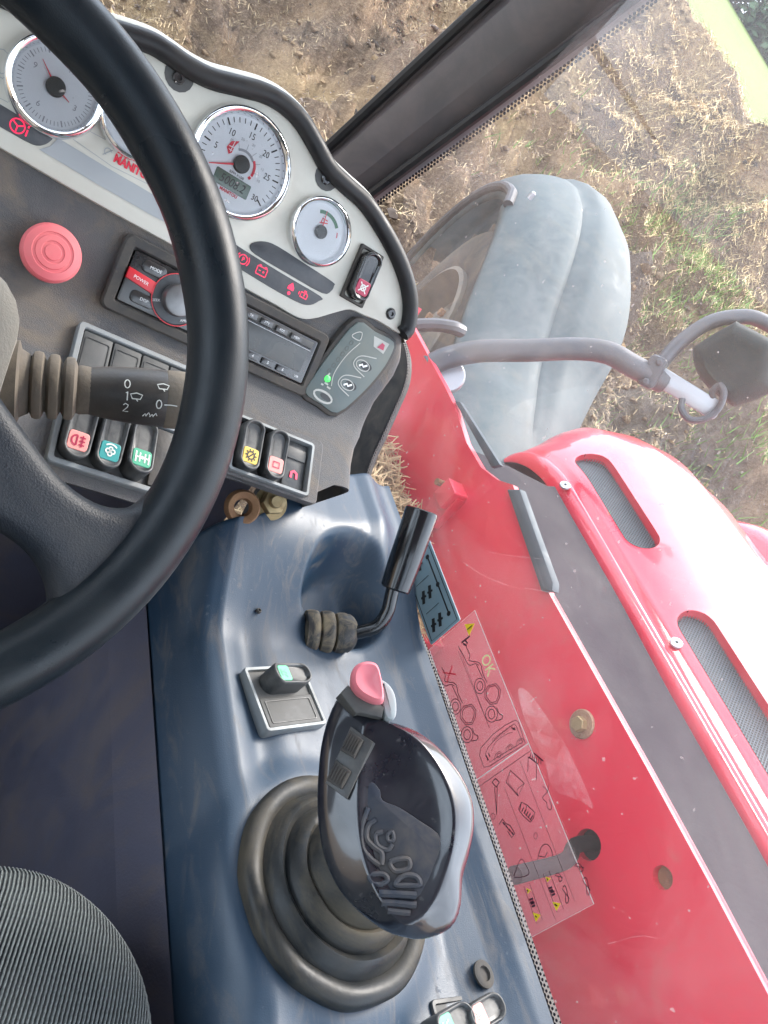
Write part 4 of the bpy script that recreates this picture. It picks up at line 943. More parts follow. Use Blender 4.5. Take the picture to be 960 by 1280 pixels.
g = MB(); g.ribbon([(-.0158, .0085), (-.0102, .0095)], .0006, .0042, M); g.ribbon([(-.0130, .0045), (-.0120, .0150)], .0006, .0042, M); g.ribbon([(-.0150, .006), (-.0115, .006)], .0005, .0042, M); g.build('emblem_lines', 'print_white', bz, 180, False)
g = MB(); g.slab(rrect(.0345, .0128, .001, 2, -.0012, -.0182), .0036, .0044, M, .0002); lc = g.build('display', 'lcd', bz)
g = MB(); g.text('5008.2', .0108, M @ Matrix.Translation((-.0012, -.0184, 0)), .0046, shear=.2, sx=.85); g.build('digits', 'dial_black', lc, 180, False)
g = MB(); needle(g, M, 207, .030, .0011); g.build('needle', 'needle_red', bz); hub(M, .0075, bz)
x, y, M, bz = gauge(398, 290, .0325, .0262)
g = MB(); g.ribbon([(.0185 * math.cos(R_(a)), .0185 * math.sin(R_(a))) for a in range(38, 118, 6)], .0034, .0037, M)
gm_ = mat('gauge_green', (.03, .16, .07), .4); g.build('green_zone', 'gauge_green', bz, 180, False)
g = MB(); needle(g, M, 96, .0200, .0007); g.ribbon([(.0185 * math.cos(R_(a)), .0185 * math.sin(R_(a))) for a in range(10, 26, 5)], .0010, .0037, M)
g.ribbon([(-.003, .0085), (-.003, .0125), (.003, .0125)], .0010, .0038, M); g.ribbon([(-.0045, .0075), (.004, .0105)], .0010, .0038, M); g.build('needle', 'needle_red', bz, 180, False); hub(M, .0062, bz)
x, y, M, bz = gauge(68, 110, .0365, .0290)
g = MB(); ticks(g, M, .0240, .0272, 90, -270, 60, .0005); ticks(g, M, .0232, .0276, 90, -270, 12, .0010)
for t, a in (('12', 68), ('3', -20), ('6', -112), ('9', 160)):
    a = R_(a); g.text(t, .0062, M @ Matrix.Translation((.0185 * math.cos(a), .0185 * math.sin(a), 0)), .0038)
g.build('dial_marks', 'dial_grey', bz, 180, False)
g = MB(); needle(g, M, 138, .0195, .0006); needle(g, M, -22, .0130, .0008); g.build('hands', 'needle_red', bz); hub(M, .0072, bz)
x, y, M, bz = gauge(172, 150, .0325, .0262)
g = MB(); ticks(g, M, .0205, .0245, 200, -20, 8, .0008); g.build('dial_marks', 'dial_grey', bz, 180, False); hub(M, .0062, bz)
# ---- rocker switches
def rocker(F, x, y, h, w, l, rot, parent, sym=None, symcol=None, shade='switch_black', tilt=.0, symy=-.22, symh=.30, symw=.72, mark=None, markcol='mark_white', roty=0):
    M = F.M(x, y, h, rot) @ Matrix.Rotation(tilt, 4, 'X')
    o = []
    r = w / 2
    for k in range(21):
        a = -math.pi / 2 + k / 20 * math.pi; o.append((r * math.cos(a + math.pi / 2), (l / 2 - r) + r * math.sin(a + math.pi / 2))) if False else None
    o = rrect(w, l, w * .47, 8)
    bb = MB(); n = len(o)
    def ring(sc, hf): 
        q = inset(o, w * .5 * (1 - sc)); return [(qx, qy, hf(qy)) for qx, qy in q]
    top = lambda q: .011 - .0030 * math.cos(q / l * 2 * math.pi) * .9
    dish = lambda q: .011 - .0030 * math.cos(q / l * 2 * math.pi) * .9 - .0020 * (1 + .8 * sstep(0, l * .4, q))
    bb.rings([[(qx, qy, -.012) for qx, qy in ccw(o)], ring(1.0, lambda q: top(q) - .0028), ring(.94, lambda q: top(q) - .0006), ring(.86, top), ring(.76, lambda q: top(q) - .0004), ring(.66, dish), ring(.40, dish)], M)
    ob = bb.build('rocker_switch', shade, parent, 60)
    if symcol:
        q = rrect(w * symw, l * symh, w * .12, 3, 0, l * symy)
        sb = MB(); sb.slab(q, .004, top(l * symy) + .0008, M, .0006); lens = sb.build('symbol_lens', symcol, ob, 180, False)
        if mark:
            mb = MB()
            for pts, cl in mark:
                mb.ribbon([(px * w * .3, l * symy + py * w * .3) for px, py in pts], w * .055, 0, M @ Matrix.Translation((0, 0, top(l * symy) + .0012)), cl)
            # a symbol is print on the lens: keep it at the third level
            mb.build('symbol', markcol, ob, 180, False)
    return ob
SUNM = [(circ(.55, 12), True), ([(-.3, -.3), (.3, .3)], False)] + [([(.65 * math.cos(a), .65 * math.sin(a)), (.9 * math.cos(a), .9 * math.sin(a))], False) for a in [k * math.pi / 5 for k in range(10)]]
LAMP = [(circ(.6, 10, -.2, 0, math.pi / 2, 3 * math.pi / 2), False), ([(-.2, -.6), (-.2, .6)], False), ([(.1, -.45), (.75, -.45)], False), ([(.1, 0), (.75, 0)], False), ([(.1, .45), (.75, .45)], False), ([(.42, -.7), (.42, .7)], False)]
FAN = [(circ(.25, 10, .3, 0), True), (circ(.25, 10, -.3, 0), True), (circ(.25, 10, 0, -.32), True), (circ(.2, 10, 0, .3), True), (circ(.95, 8, 0, -.1, .8, 2.3), False)]
AXLE = [([(-.8, -.7), (-.8, .7)], False), ([(-.3, -.6), (-.3, .6)], False), ([(-.8, 0), (-.3, 0)], False), (circ(.14, 8), True), ([(.3, 0), (.8, 0)], False), ([(.35, -.6), (.35, .6)], False), ([(.85, -.7), (.85, .7)], False)]
SQ = [([(-.5, -.4), (.5, -.4), (.5, .4), (-.5, .4)], True)]
HORSE = [([(-.6, -.6), (-.55, .4), (0, .75), (.55, .4), (.6, -.6)], False)]
XM = [([(-.7, -.7), (.7, .7)], False), ([(-.7, .7), (.7, -.7)], False), (circ(.45, 10), True)]
x, y = D1.loc(450, 345)
b = MB(); b.frame(rrect(.0285, .056, .001, 2, x, y), rrect(.0225, .050, .003, 2, x, y), -.002, .006, D1.M(), .001); hz = b.build('switch_surround', 'black_matte', dash)
rocker(D1, x, y, .0035, .0215, .049, 0, hz, 1, 'sw_darkred', 'black_gloss', mark=XM, symy=-.24)
# ---- radio
rad = thing('car_radio', D1.P(.27, -.155, 0), 'black car radio with silver knob and red power bar in the dashboard', 'car radio')
rx0, ry0 = D1.loc(139, 363); rx1, ry1 = D1.loc(380, 437)
RX0, RX1, RY0, RY1 = .176, .372, -.157, -.110
rc = ((RX0 + RX1) / 2, (RY0 + RY1) / 2); rw, rh = RX1 - RX0, RY1 - RY0
b = MB(); b.frame(rrect(rw + .020, rh + .020, .007, 4, *rc), rrect(rw, rh, .002, 4, *rc), -.006, .005, D1.M(), .002); b.build('surround', 'black_matte', rad)
b = MB(); b.slab(rrect(rw - .002, rh - .002, .0015, 3, *rc), -.01, .0045, D1.M(), .0012); b.build('faceplate', 'black_gloss', rad)
kx, ky = RX0 + .048, rc[1] - .001
b = MB(); b.lathe([(.0225, .004), (.0225, .006), (.021, .0075), (.0145, .0080)], 40, D1.M(kx, ky)); b.build('knob_collar', 'strip_dark', rad)
b = MB(); b.ribbon(circ(.0225, 40, kx, ky), .0008, .0076, D1.M(), True); b.build('collar_ring', 'radio_red', rad, 180, False)
b = MB(); b.lathe([(.0142, .006), (.0140, .016), (.0132, .0178), (.0118, .0184), (0, .0180)], 40, D1.M(kx, ky)); kn = b.build('knob', 'brushed', rad, 30)
b = MB(); b.slab([(RX0 + .001, rc[1] - .002), (RX0 + .0275, rc[1] - .006), (RX0 + .0265, rc[1] + .005), (RX0 + .001, rc[1] + .0075)], .004, .0072, D1.M(), .0008); pw = b.build('power_button', 'radio_red', rad)
b = MB(); b.text('POWER', .0040, D1.M(RX0 + .0135, rc[1] + .001, 0, -.1), .0076); b.build('lettering', 'print_white', pw, 180, False)
for yy, t in ((.0145, 'MODE'), (-.0135, 'DISP')):
    b = MB(); b.slab(rrect(.022, .0105, .004, 3, RX0 + .021, rc[1] + yy), .004, .0065, D1.M(), .001); k_ = b.build('button', 'black_gloss', rad)
    b = MB(); b.text(t, .0038, D1.M(RX0 + .022, rc[1] + yy), .0069); b.build('lettering', 'print_white', k_, 180, False)
b = MB()
for a, t in ((80, 'BAND'), (205, 'SEEK'), (-50, 'AMS')):
    b.text(t, .0032, D1.M(kx + .0185 * math.cos(R_(a)), ky + .0185 * math.sin(R_(a)), 0, R_(a - 90) if a == 80 else R_(20) if a > 180 else R_(20)), .0084)
b.text('ESP', .0034, D1.M(kx + .026, rc[1] - .018), .005); b.build('lettering', 'print_white', rad, 180, False)
b = MB(); b.slab(rrect(.100, .0235, .001, 2, RX1 - .058, rc[1] - .001), .004, .0052, D1.M(), .0003); b.build('screen', 'screen', rad)
b = MB(); b.slab([(RX0 + .074, RY1 - .0105), (RX1 - .006, RY1 - .0105), (RX1 - .006, RY1 - .0035), (RX0 + .074, RY1 - .0035)], .004, .0062, D1.M(), .0006); b.build('button_bar', 'silver_trim' if False else 'panel_dark', rad)
for k in range(6):
    b = MB(); b.slab(rrect(.013, .006, .001, 2, RX0 + .083 + k * .0172, RY1 - .0070), .006, .0082, D1.M(), .0006); k_ = b.build('button', 'black_gloss', rad)
    b = MB(); b.text(('BAND', 'AF', 'TA', 'PTY', 'RDS', 'MEM')[k], .0031, D1.M(RX0 + .083 + k * .0172, RY1 - .0070), .0085); b.build('lettering', 'print_white', k_, 180, False)
for k in range(6):
    b = MB(); b.slab(rrect(.013, .0062, .001, 2, RX0 + .083 + k * .0172, RY0 + .0062), .004, .0062, D1.M(), .0006); k_ = b.build('button', 'black_gloss', rad)
    b = MB(); b.text(str(k + 1), .0042, D1.M(RX0 + .083 + k * .0172, RY0 + .0062), .0066); b.build('lettering', 'print_white', k_, 180, False)
b = MB(); b.text('USB', .0030, D1.M(RX1 - .010, RY0 + .006), .005); b.ribbon([(RX0 + .076, RY1 - .0125), (RX1 - .006, RY1 - .0125)], .0004, .0048, D1.M()); b.build('lettering', 'print_white', rad, 180, False)
# ---- keypad
kp = thing('keypad', D1.P(.41, -.12, 0), 'grey green membrane keypad with glowing green lamp on the dashboard side', 'keypad')
ko = sm2(D1.L([(444, 402), (466, 414), (489, 427), (484, 446), (472, 465), (450, 490), (419, 515), (398, 504), (379, 490), (389, 470), (414, 435)]), 3, True)
b = MB(); b.slab(inset(ccw(ko), -.0045), -.012, .0042, D1.M(), .003); b.build('housing', 'black_matte', kp)
b = MB(); b.slab(ko, .002, .0058, D1.M(), .0012); film = b.build('film', 'keypad_film', kp)
def K(p): return [(370 + x / 6.857, 395 + y / 6.857) for x, y in p]
hk = .0062; b = MB()
stroke(b, D1, K([(550, 232), (450, 320), (370, 420), (320, 510), (303, 600)]), .0010, hk, sm=True)
for ox, oy in ((0, 0), (-132, 165)):
    stroke(b, D1, K([(x + ox, y + oy) for x, y in ((690, 365), (560, 342), (500, 385), (505, 440), (585, 522))]), .0011, hk, sm=True)
    stroke(b, D1, K([(x + ox, y + oy) for x, y in zcirc(573, 425, 62, 42, .6)]), .0010, hk, True)
stroke(b, D1, K([(480, 170), (535, 138), (568, 150), (545, 210)]), .0010, hk, True, True)
stroke(b, D1, K(zcirc(230, 690, 86, 42, .55)), .0022, hk, True)
for p in (((215, 580), (235, 590)), ((265, 605), (295, 625)), ((250, 540), (290, 490)), ((245, 570), (275, 590))): stroke(b, D1, K(p), .0018, hk)
b.build('key_outlines', 'keypad_pale', film, 180, False)
b = MB(); b.flat(D1.L(K([(645, 165), (775, 235), (722, 320), (640, 255)])), .0059, D1.M()); b.build('key_patch', 'keypad_pale', film, 180, False)
b = MB(); b.flat(D1.L(K([(668, 262), (715, 225), (735, 245), (722, 290)])), .0063, D1.M()); b.build('warning_key', 'sw_darkred', film, 180, False)
b = MB()
for c in ((575, 425, 54, 36), (445, 590, 54, 36), (235, 690, 58, 24)): b.flat(D1.L(K(zcirc(*c, .6))), .0060, D1.M())
b.build('key_centres', 'dial_black', film, 180, False)
b = MB(); 
for ox, oy in ((0, 0), (-132, 165)): stroke(b, D1, K([(x + ox, y + oy) for x, y in ((540, 425), (570, 415), (575, 435), (612, 425))]), .0020, hk + .0003)
b.build('key_marks', 'print_white', film, 180, False)
b = MB()
for k in range(6):
    stroke(b, D1, K(zcirc(285 + k * 38, 470 - k * 48, 14, 20, .6, 10)), .0005, hk, True)
b.build('lamp_windows', 'panel_dark', film, 180, False)
lx, ly = D1.loc(*K([(246, 530)])[0]); b = MB(); b.lathe([(.0032, .004), (.0032, .0066), (.002, .0078), (0, .0082)], 16, D1.M(lx, ly)); b.build('lamp', 'led_green', kp)
# ---- emergency stop
ES = Frame(onp(57, 320, D2.o, D2.n), (1, 0, 0), (0, -math.cos(R_(40)), math.sin(R_(40))))
es = thing('stop_button', ES.o, 'round red mushroom stop button on the dusty shelf', 'stop button')
b = MB(); b.lathe([(.0185, -.006), (.0185, .010), (.0165, .012)], 36, ES.M()); b.build('collar', 'brushed', es)
b = MB(); b.lathe([(.012, .008), (.0215, .013), (.0232, .016), (.0232, .021), (.0215, .0235), (.016, .0252), (.0155, .0246), (.0135, .0247), (.013, .0254), (.009, .0258), (.0085, .0252), (.0065, .0253), (.006, .0260), (0, .0262)], 44, ES.M()); b.build('mushroom_head', 'stop_red', es, 25)
# ---- switch panels on the shelf
def panel_frame(F, cx, cy, w, h, th=.005, hh=.004):
    return rrect(w, h, .004, 3, cx, cy), rrect(w - 2 * th, h - 2 * th, .002, 3, cx, cy)
x0, y0 = D2.loc(62, 574); x1, y1 = D2.loc(100, 407)
pc = thing('switch_panel', D2.P(.21, -.09, 0), 'silver framed panel of rocker switches below the stalk', 'switch panel', None)
PX0, PX1, PY0, PY1 = .154, .268, -.150, -.024
cx, cy = (PX0 + PX1) / 2, (PY0 + PY1) / 2; pw_, ph_ = PX1 - PX0, PY1 - PY0
o, i_ = panel_frame(D2, cx, cy, pw_, ph_); b = MB(); b.frame(o, i_, -.006, .0045, D2.M(), .001); b.slab(rrect(pw_ - .008, .005, .001, 2, cx, cy), -.003, .0042, D2.M(), .001); b.build('frame', 'silver_trim', pc)
b = MB(); b.slab(i_, -.012, -.001, D2.M()); b.build('backing', 'panel_dark', pc)
cw = (pw_ - .010) / 4
for k in range(4):
    X = PX0 + .005 + cw * (k + .5)
    b = MB(); b.slab(rrect(cw - .0014, .052, .001, 2, X, cy + .0305), -.002, .0028, D2.M(), .0006); blank = b.build('blank_plate', 'panel_dark', pc)
    b = MB(); b.frame(rrect(cw - .005, .042, .001, 1, X, cy + .0305), rrect(cw - .0065, .0405, .001, 1, X, cy + .0305), .0024, .0034, D2.M()); b.build('blank_rim', 'switch_black', blank)
    if k == 2: b = MB(); b.slab(rrect(cw * .72, .013, .001, 2, X, cy + .022), .002, .0036, D2.M(), .0004); b.build('green_lens', 'sw_greenlamp' if False else 'sw_green', blank)
for k, (sc, mk) in enumerate((('sw_pink', LAMP), ('sw_teal', FAN), ('sw_green', AXLE))):
    X = PX0 + .005 + cw * (k + .5); rocker(D2, X, cy - .0305, .003, cw * .88, .051, 0, pc, 1, sc, mark=mk, markcol='mark_white' if k else 'sw_darkred', tilt=(.10, .10, -.12)[k])
b = MB(); X = PX0 + .005 + cw * 3.5; b.slab(rrect(cw - .0014, .052, .001, 2, X, cy - .0305), -.002, .0028, D2.M(), .0006); b.build('blank_plate', 'stalk_black', pc)
pr = thing('switch_panel', D2.P(.35, -.08, 0), 'small silver framed panel with yellow and pink rocker switches by the dashboard corner', 'switch panel')
QX0, QX1, QY0, QY1 = .308, .399, -.106, -.049
cx, cy = (QX0 + QX1) / 2, (QY0 + QY1) / 2; o, i_ = panel_frame(D2, cx, cy, QX1 - QX0, QY1 - QY0, .0035)
b = MB(); b.frame(o, i_, -.006, .0055, D2.M(), .001); b.build('frame', 'silver_trim', pr)
b = MB(); b.frame(rrect(QX1 - QX0 + .020, QY1 - QY0 + .012, .006, 4, cx + .004, cy + .002), rrect(QX1 - QX0, QY1 - QY0, .004, 4, cx, cy), -.008, .001, D2.M(), .002); b.build('surround', 'dash_plastic', pr)
b = MB(); b.slab(i_, -.014, -.004, D2.M()); b.build('backing', 'panel_dark', pr)
cw = (QX1 - QX0 - .007) / 3
for k, (sc, mk, mc) in enumerate((('sw_yellow', SUNM, 'print_dark'), ('sw_pink', SQ, 'sw_darkred'))):
    rocker(D2, QX0 + .0035 + cw * (k + .5), cy, .001, cw * .80, .050, 0, pr, 1, sc, mark=mk, markcol=mc, tilt=.04)
X = QX0 + .0035 + cw * 2.5; b = MB(); b.slab(rrect(cw * .86, .049, .001, 2, X, cy), -.006, -.0005, D2.M(), .0006); b.slab(rrect(cw * .80, .012, .001, 2, X, cy + .012), -.002, .0012, D2.M(), .0006); hb = b.build('indicator', 'switch_black', pr)
b = MB(); b.ribbon([(X + px * .0055, cy - .010 + py * .0055) for px, py in HORSE[0][0]], .0026, .0004, D2.M()); b.build('symbol', 'lamp_red', hb, 180, False)
# ---- bolt and ring in the slot below
q = at(340, 629, .84); BF = Frame(q, (1, 0, 0), -ray(340, 629) + Vector((.1, -.5, .9)))
bt = thing('bolt', q, 'brass coloured hex nut on a stud in the slot below the switches', 'bolt')
b = MB(); b.slab(circ(.0135, 6), -.004, .010, BF.M(0, 0, 0, .3), .002); b.build('nut', 'brass', bt); b = MB(); b.lathe([(.007, .0), (.007, .015), (.006, .0165), (.003, .0165)], 18, BF.M()); b.build('stud', 'brass', bt); b = MB(); b.lathe([(.0185, -.006), (.0185, -.003), (.01, -.003)], 28, BF.M()); b.build('washer', 'brass', bt)
q = at(303, 634, .82); BF = Frame(q, (1, 0, 0), -ray(303, 634) + Vector((0, -.9, .9)))
b = MB(); b.lathe([(.008, -.004), (.010, .004), (.013, .0055), (.0165, .0065), (.0185, .004), (.019, -.004)], 32, BF.M(), False, False); tag(b.build('ring', 'rust'), 'rusty round ring lying in the slot beside the brass nut', 'ring')
# ================================================================== STEERING
TW = R_(41.7); SW = Frame((-.008, .35, -.249), (1, 0, 0), (0, -math.sin(TW), math.cos(TW))); RW = .19
sw = thing('steering_wheel', SW.P(0, 0, -.05), 'black steering wheel with broad dusty spokes filling the corner of the view', 'steering wheel')
b = MB(); R = []
NR = 112
for k in range(NR):
    a = 2 * math.pi * k / NR; c = SW.P(RW * math.cos(a), RW * math.sin(a)); e = (SW.ex * math.cos(a) + SW.ey * math.sin(a))
    ring = []
    for j in range(20):
        f = 2 * math.pi * j / 20; rr = .0178 + .0006 * math.sin(a * 16) * max(0, -math.sin(f)); ring.append(tuple(c + e * rr * math.cos(f) + SW.n * rr * 1.05 * math.sin(f)))
    R.append(ring)
R.append(R[0]); b.rings(R, I4, False, False); b.build('rim', 'wheel_leather', sw, 80)
def spoke(mirror):
    up = SW.L([(0, 492), (31, 536), (78, 596), (122, 628), (160, 635), (185, 622), (206, 598)]); lo = SW.L([(70, 800), (66, 765), (62, 735), (50, 708), (30, 685), (0, 664), (-40, 642)])
    up = sm2(up, 4); lo = sm2(lo, 4)
    rim = []
    a0 = math.atan2(up[-1][1], up[-1][0]); a1 = math.atan2(lo[0][1], lo[0][0])
    for k in range(1, 12): a = a0 + (a1 - a0) * k / 12; rim.append((RW * math.cos(a), RW * math.sin(a)))
    o = up + rim + lo + [(-.02, -.075), (-.02, .02), (.0, .04)]
    if mirror: o = [(-x, y) for x, y in o]
    return o
for mir_ in (False, True):
    o = ccw(spoke(mir_)); bb = MB()
    bb.rings([[(x, y, h) for x, y in inset(o, d)] for d, h in ((.006, -.020), (.001, -.014), (0, -.006), (.0012, .0), (.004, .004), (.008, .0058), (.0125, .0062))], SW.M()); bb.build('spoke', 'wheel_spoke', sw, 60)
b = MB(); b.lathe([(.062, -.035), (.068, -.01), (.064, .010), (.05, .016), (.0, .018)], 40, SW.M()); b.build('hub', 'wheel_spoke', sw)
col = thing('steering_column', SW.P(0, 0, -.55), 'dusty beige steering column shroud with a wiper stalk', 'steering column')
b = MB()
sh = rrect(.188, .130, .035, 5)
b.rings([[(x * s_, y * s_, h) for x, y in sh] for s_, h in ((.55, -.42), (.75, -.25), (.97, -.17), (1.0, -.15), (1.0, -.08), (.96, -.062), (.8, -.055))], SW.M()); b.build('shroud', 'column_beige', col, 50)
b = MB(); b.lathe([(.05, -.75), (.05, -.3)], 20, SW.M()); b.build('tube', 'black_matte', col)
# stalk: gaiter, barrel, end sleeve
s0, s1 = at(16, 478, .475), at(235, 502, .515); sd_ = (s1 - s0).normalized(); L_ = (s1 - s0).length
SF = Frame(s0, Vector((0, 0, 1)).cross(sd_), sd_); px = L_ / 219
b = MB(); pr_ = [(.013, -.02)]
b.lathe([(.026, -10 * px), (.026, 6 * px), (.021, 9 * px), (.018, 20 * px)], 28, SF.M(), True, False); b.build('stalk_socket', 'stalk_dust', col)
b = MB(); gp_ = []
for k in range(3):
    c0 = (20 + 19 * k) * px; r = .0205 - .0006 * k; gp_ += [(r - .004, c0), (r, c0 + 4 * px), (r + .0006, c0 + 9 * px), (r, c0 + 14 * px), (r - .0045, c0 + 18 * px)]
gp_ += [(.0155, 80 * px), (.0150, 92 * px)]
b.lathe(gp_, 30, SF.M(), False, False); b.build('gaiter', 'stalk_dust', col, 50)
b = MB(); b.lathe([(.0145, 82 * px), (.0150, 92 * px), (.0168, 115 * px), (.0182, 150 * px), (.0188, 186 * px), (.0180, 189 * px)], 32, SF.M()); brl = b.build('stalk_barrel', 'stalk_black', col)
b = MB(); b.lathe([(.0180, 186 * px), (.0190, 190 * px), (.0192, 218 * px), (.018, 224 * px), (0, 225 * px)], 32, SF.M()); b.build('stalk_end', 'stalk_dust', col)
# the marks are printed on the barrel, facing the driver
vd = -(s0 + s1).normalized(); vd = (vd - sd_ * vd.dot(sd_)).normalized(); vy = vd.cross(sd_)
def bar_mark(bb, pts, px_along, row, w, closed=False):
    P = []
    for a_, y_ in pts:
        z = px_along * px + a_; ang = (row + y_) / .0186; r = .0193
        P.append(s0 + sd_ * z + vd * (r * math.cos(ang)) + vy * (r * math.sin(ang)))
    n = len(P); A = []; B_ = []
    for i in range(n):
        a = P[i - 1] if (i or closed) else P[i]; c = P[(i + 1) % n] if (i < n - 1 or closed) else P[i]; t = (c - a).normalized(); nn = (P[i] - s0); nn = (nn - sd_ * nn.dot(sd_)).normalized(); m = nn.cross(t) * w / 2; A.append(tuple(P[i] + m)); B_.append(tuple(P[i] - m))
    bb.add(A + B_, [(i, (i + 1) % n, n + (i + 1) % n, n + i) for i in range(n if closed else n - 1)])
b = MB(); q = .0026
zero = [(q * .62 * math.cos(a), q * math.sin(a)) for a in [k * math.pi / 6 for k in range(12)]]
bar_mark(b, zero, 136, .0068, .0006, True); bar_mark(b, [(-.0006, .0018), (.0004, .0026), (.0004, -.0026)], 136, -.0006, .0007); bar_mark(b, [(-.0016, .0016), (-.0004, .0026), (.0013, .0018), (.0010, .0004), (-.0016, -.0026), (.0016, -.0026)], 136, -.0078, .0006)
for c_, r_ in ((148, -.0006), (181, .0072)): bar_mark(b, [(-.0036, .0014), (0, .0024), (.0036, .0014), (.0024, -.0012), (-.0024, -.0012)], c_, r_, .0007, True); bar_mark(b, [(0, -.0012), (.0010, -.0026)], c_, r_, .0007)
bar_mark(b, zero, 177, -.0036, .0007, True); bar_mark(b, [(-.004, 0), (.0, .0003), (.004, 0)], 192, -.0036, .0006)
for k in range(4): bar_mark(b, [(-.001, -.001), (.0004, .0012), (.0012, -.0008)], 160 + k * 4.5, -.0118 + .0010 * (k % 2), .0007)
b.build('stalk_marks', 'mark_white', brl, 180, False)

# ================================================================== SIDE CONSOLE
cons = thing('side_console', (.48, .15, -1.02), 'dusty dark blue moulded side console beside the window', 'console')
def con_top(x, y):
    z = interp(x, [.335, .345, .358, .375, .40, .50, .56, .60, .625, .640], [-.590, -.562, -.545, -.538, -.540, -.542, -.538, -.527, -.516, -.512])
    z += .070 * sstep(.44, .60, y + .03 * sstep(.5, .62, x) * -1) * (1 - .55 * sstep(.575, .635, x)) * sstep(.30, .40, x + .04)
    # hollow round the lever: steep towards the seat, running out towards the front
    cx_, cy_ = .535, .515
    d = math.hypot((x - cx_) / .068, (y - cy_) / (.075 if y > cy_ else .052))
    z -= .066 * (1 - sstep(.55, 1.02, d))
    # soft valley beside the left ridge
    z -= .006 * math.exp(-((x - .405) / .018) ** 2) * (1 - sstep(.42, .5, y))
    d = math.hypot(x - .449, y - .205); k = 1 - sstep(.092, .125, d); z = z * (1 - k) - .5345 * k
    return z
def con_front(x):
    return interp(x, [.25, .30, .33, .36, .40, .44, .47, .50, .54, .60, .64], [.535, .540, .545, .552, .566, .600, .650, .674, .684, .704, .715])
b = MB(); R = []
xsC = sorted(set([round(v, 4) for v in list(np.linspace(.335, .375, 9)) + list(np.linspace(.375, .62, 84)) + list(np.linspace(.62, .640, 8))]))
NY = 190
for x in xsC:
    f = con_front(x); row = []
    for j in range(NY + 1):
        y = -.50 + (f + .50) * (j / NY) ** .8; row.append((x, y, con_top(x, y)))
    zt = row[-1][2]; row[-1] = (x, f, zt)
    row += [(x, f + .003, zt - .003), (x, f + .004, zt - .012), (x, f + .004, zt - .10)]
    R.append(row)
f0 = R[0]
pre = [[(x - dx, y, z + (-.606 - z) * f) for x, y, z in f0] for f, dx in ((1, .004), (.7, .003), (.3, .0012))]
b.rings(pre + R + [[(x, y, z - .02) for x, y, z in R[-1]]], I4, False, False, False); b.build('moulding', 'console_plastic', cons, 70)
b = MB(); b.add([(.322, -.5, -1.02), (.312, .62, -1.02), (.314, .62, -.66), (.322, -.5, -.66)], [(0, 1, 2, 3)]); b.add([(.322, -.5, -.66), (.314, .62, -.66), (.329, .62, -.600), (.3295, -.5, -.600)], [(0, 1, 2, 3)]); b.build('kick_panel', 'footwell_plastic', cons)
# fixing screws sunk in the moulding
for u, v, r in ((602, 1219, .0115), (322, 765, .003)):
    q = onp(u, v, Vector((0, 0, -.545 if r > .004 else -.525)), Vector((0, 0, 1))); zz = con_top(q.x, q.y)
    for _ in range(4): q = onp(u, v, Vector((0, 0, zz)), Vector((0, 0, 1))); zz = con_top(q.x, q.y)
    q.z = zz + .001; b = MB(); b.lathe([(r, .0005), (r, .0025), (r * .8, .0035), (r * .55, .0035), (r * .5, .001), (0, .001)], 22, Matrix.Translation(q)); b.build('screw', 'black_matte', cons)
q = at(683, 0, 1); q = onp(462, 765, Vector((0, .52, 0)), Vector((0, 1, 0)))
# switch plate on the console
CP = Frame((0, 0, -.537), (1, 0, 0), (0, 0, 1))
pl = thing('switch_panel', CP.P(.41, .40), 'square grey framed switch plate on the console with one green marked rocker', 'switch panel')
cq = CP.L([(310, 836), (383, 832), (398, 912), (324, 916)]); cxy = (sum(p[0] for p in cq) / 4, sum(p[1] for p in cq) / 4)
wv = Vector(cq[1]) - Vector(cq[0]); hv = Vector(cq[0]) - Vector(cq[3]); rot = math.atan2(wv.y, wv.x)
Wp, Hp = wv.length, hv.length; PF3 = Frame(CP.P(*cxy), (math.cos(rot), math.sin(rot), 0), (0, 0, 1))
b = MB(); b.frame(rrect(Wp, Hp, .004, 3), rrect(Wp - .008, Hp - .008, .0015, 3), -.012, .0045, PF3.M(), .0012); b.build('frame', 'silver_trim', pl)
b = MB(); b.slab(rrect(Wp - .008, Hp - .008, .0015, 3), -.01, .0015, PF3.M()); b.build('backing', 'panel_dark', pl)
b = MB(); b.slab(rrect(Wp - .011, Hp * .44, .001, 2, 0, -Hp * .22), .001, .0035, PF3.M(), .0006); bl = b.build('blank_plate', 'panel_dark', pl); b = MB(); b.frame(rrect(Wp - .020, Hp * .34, .001, 1, 0, -Hp * .22), rrect(Wp - .0215, Hp * .34 - .0015, .001, 1, 0, -Hp * .22), .003, .0042, PF3.M()); b.build('blank_rim', 'switch_black', bl)
HOOK = [([(-.6, .5), (-.2, -.3), (.1, .4), (.3, -.1), (.7, .3)], False), ([(-.6, -.6), (.5, -.6)], False)]
rocker(PF3, .002, Hp * .23, .010, .0235, .050, -math.pi / 2, pl, 1, 'sw_greenlamp', 'switch_black', mark=HOOK, markcol='sw_green', symy=-.2, tilt=-.10)
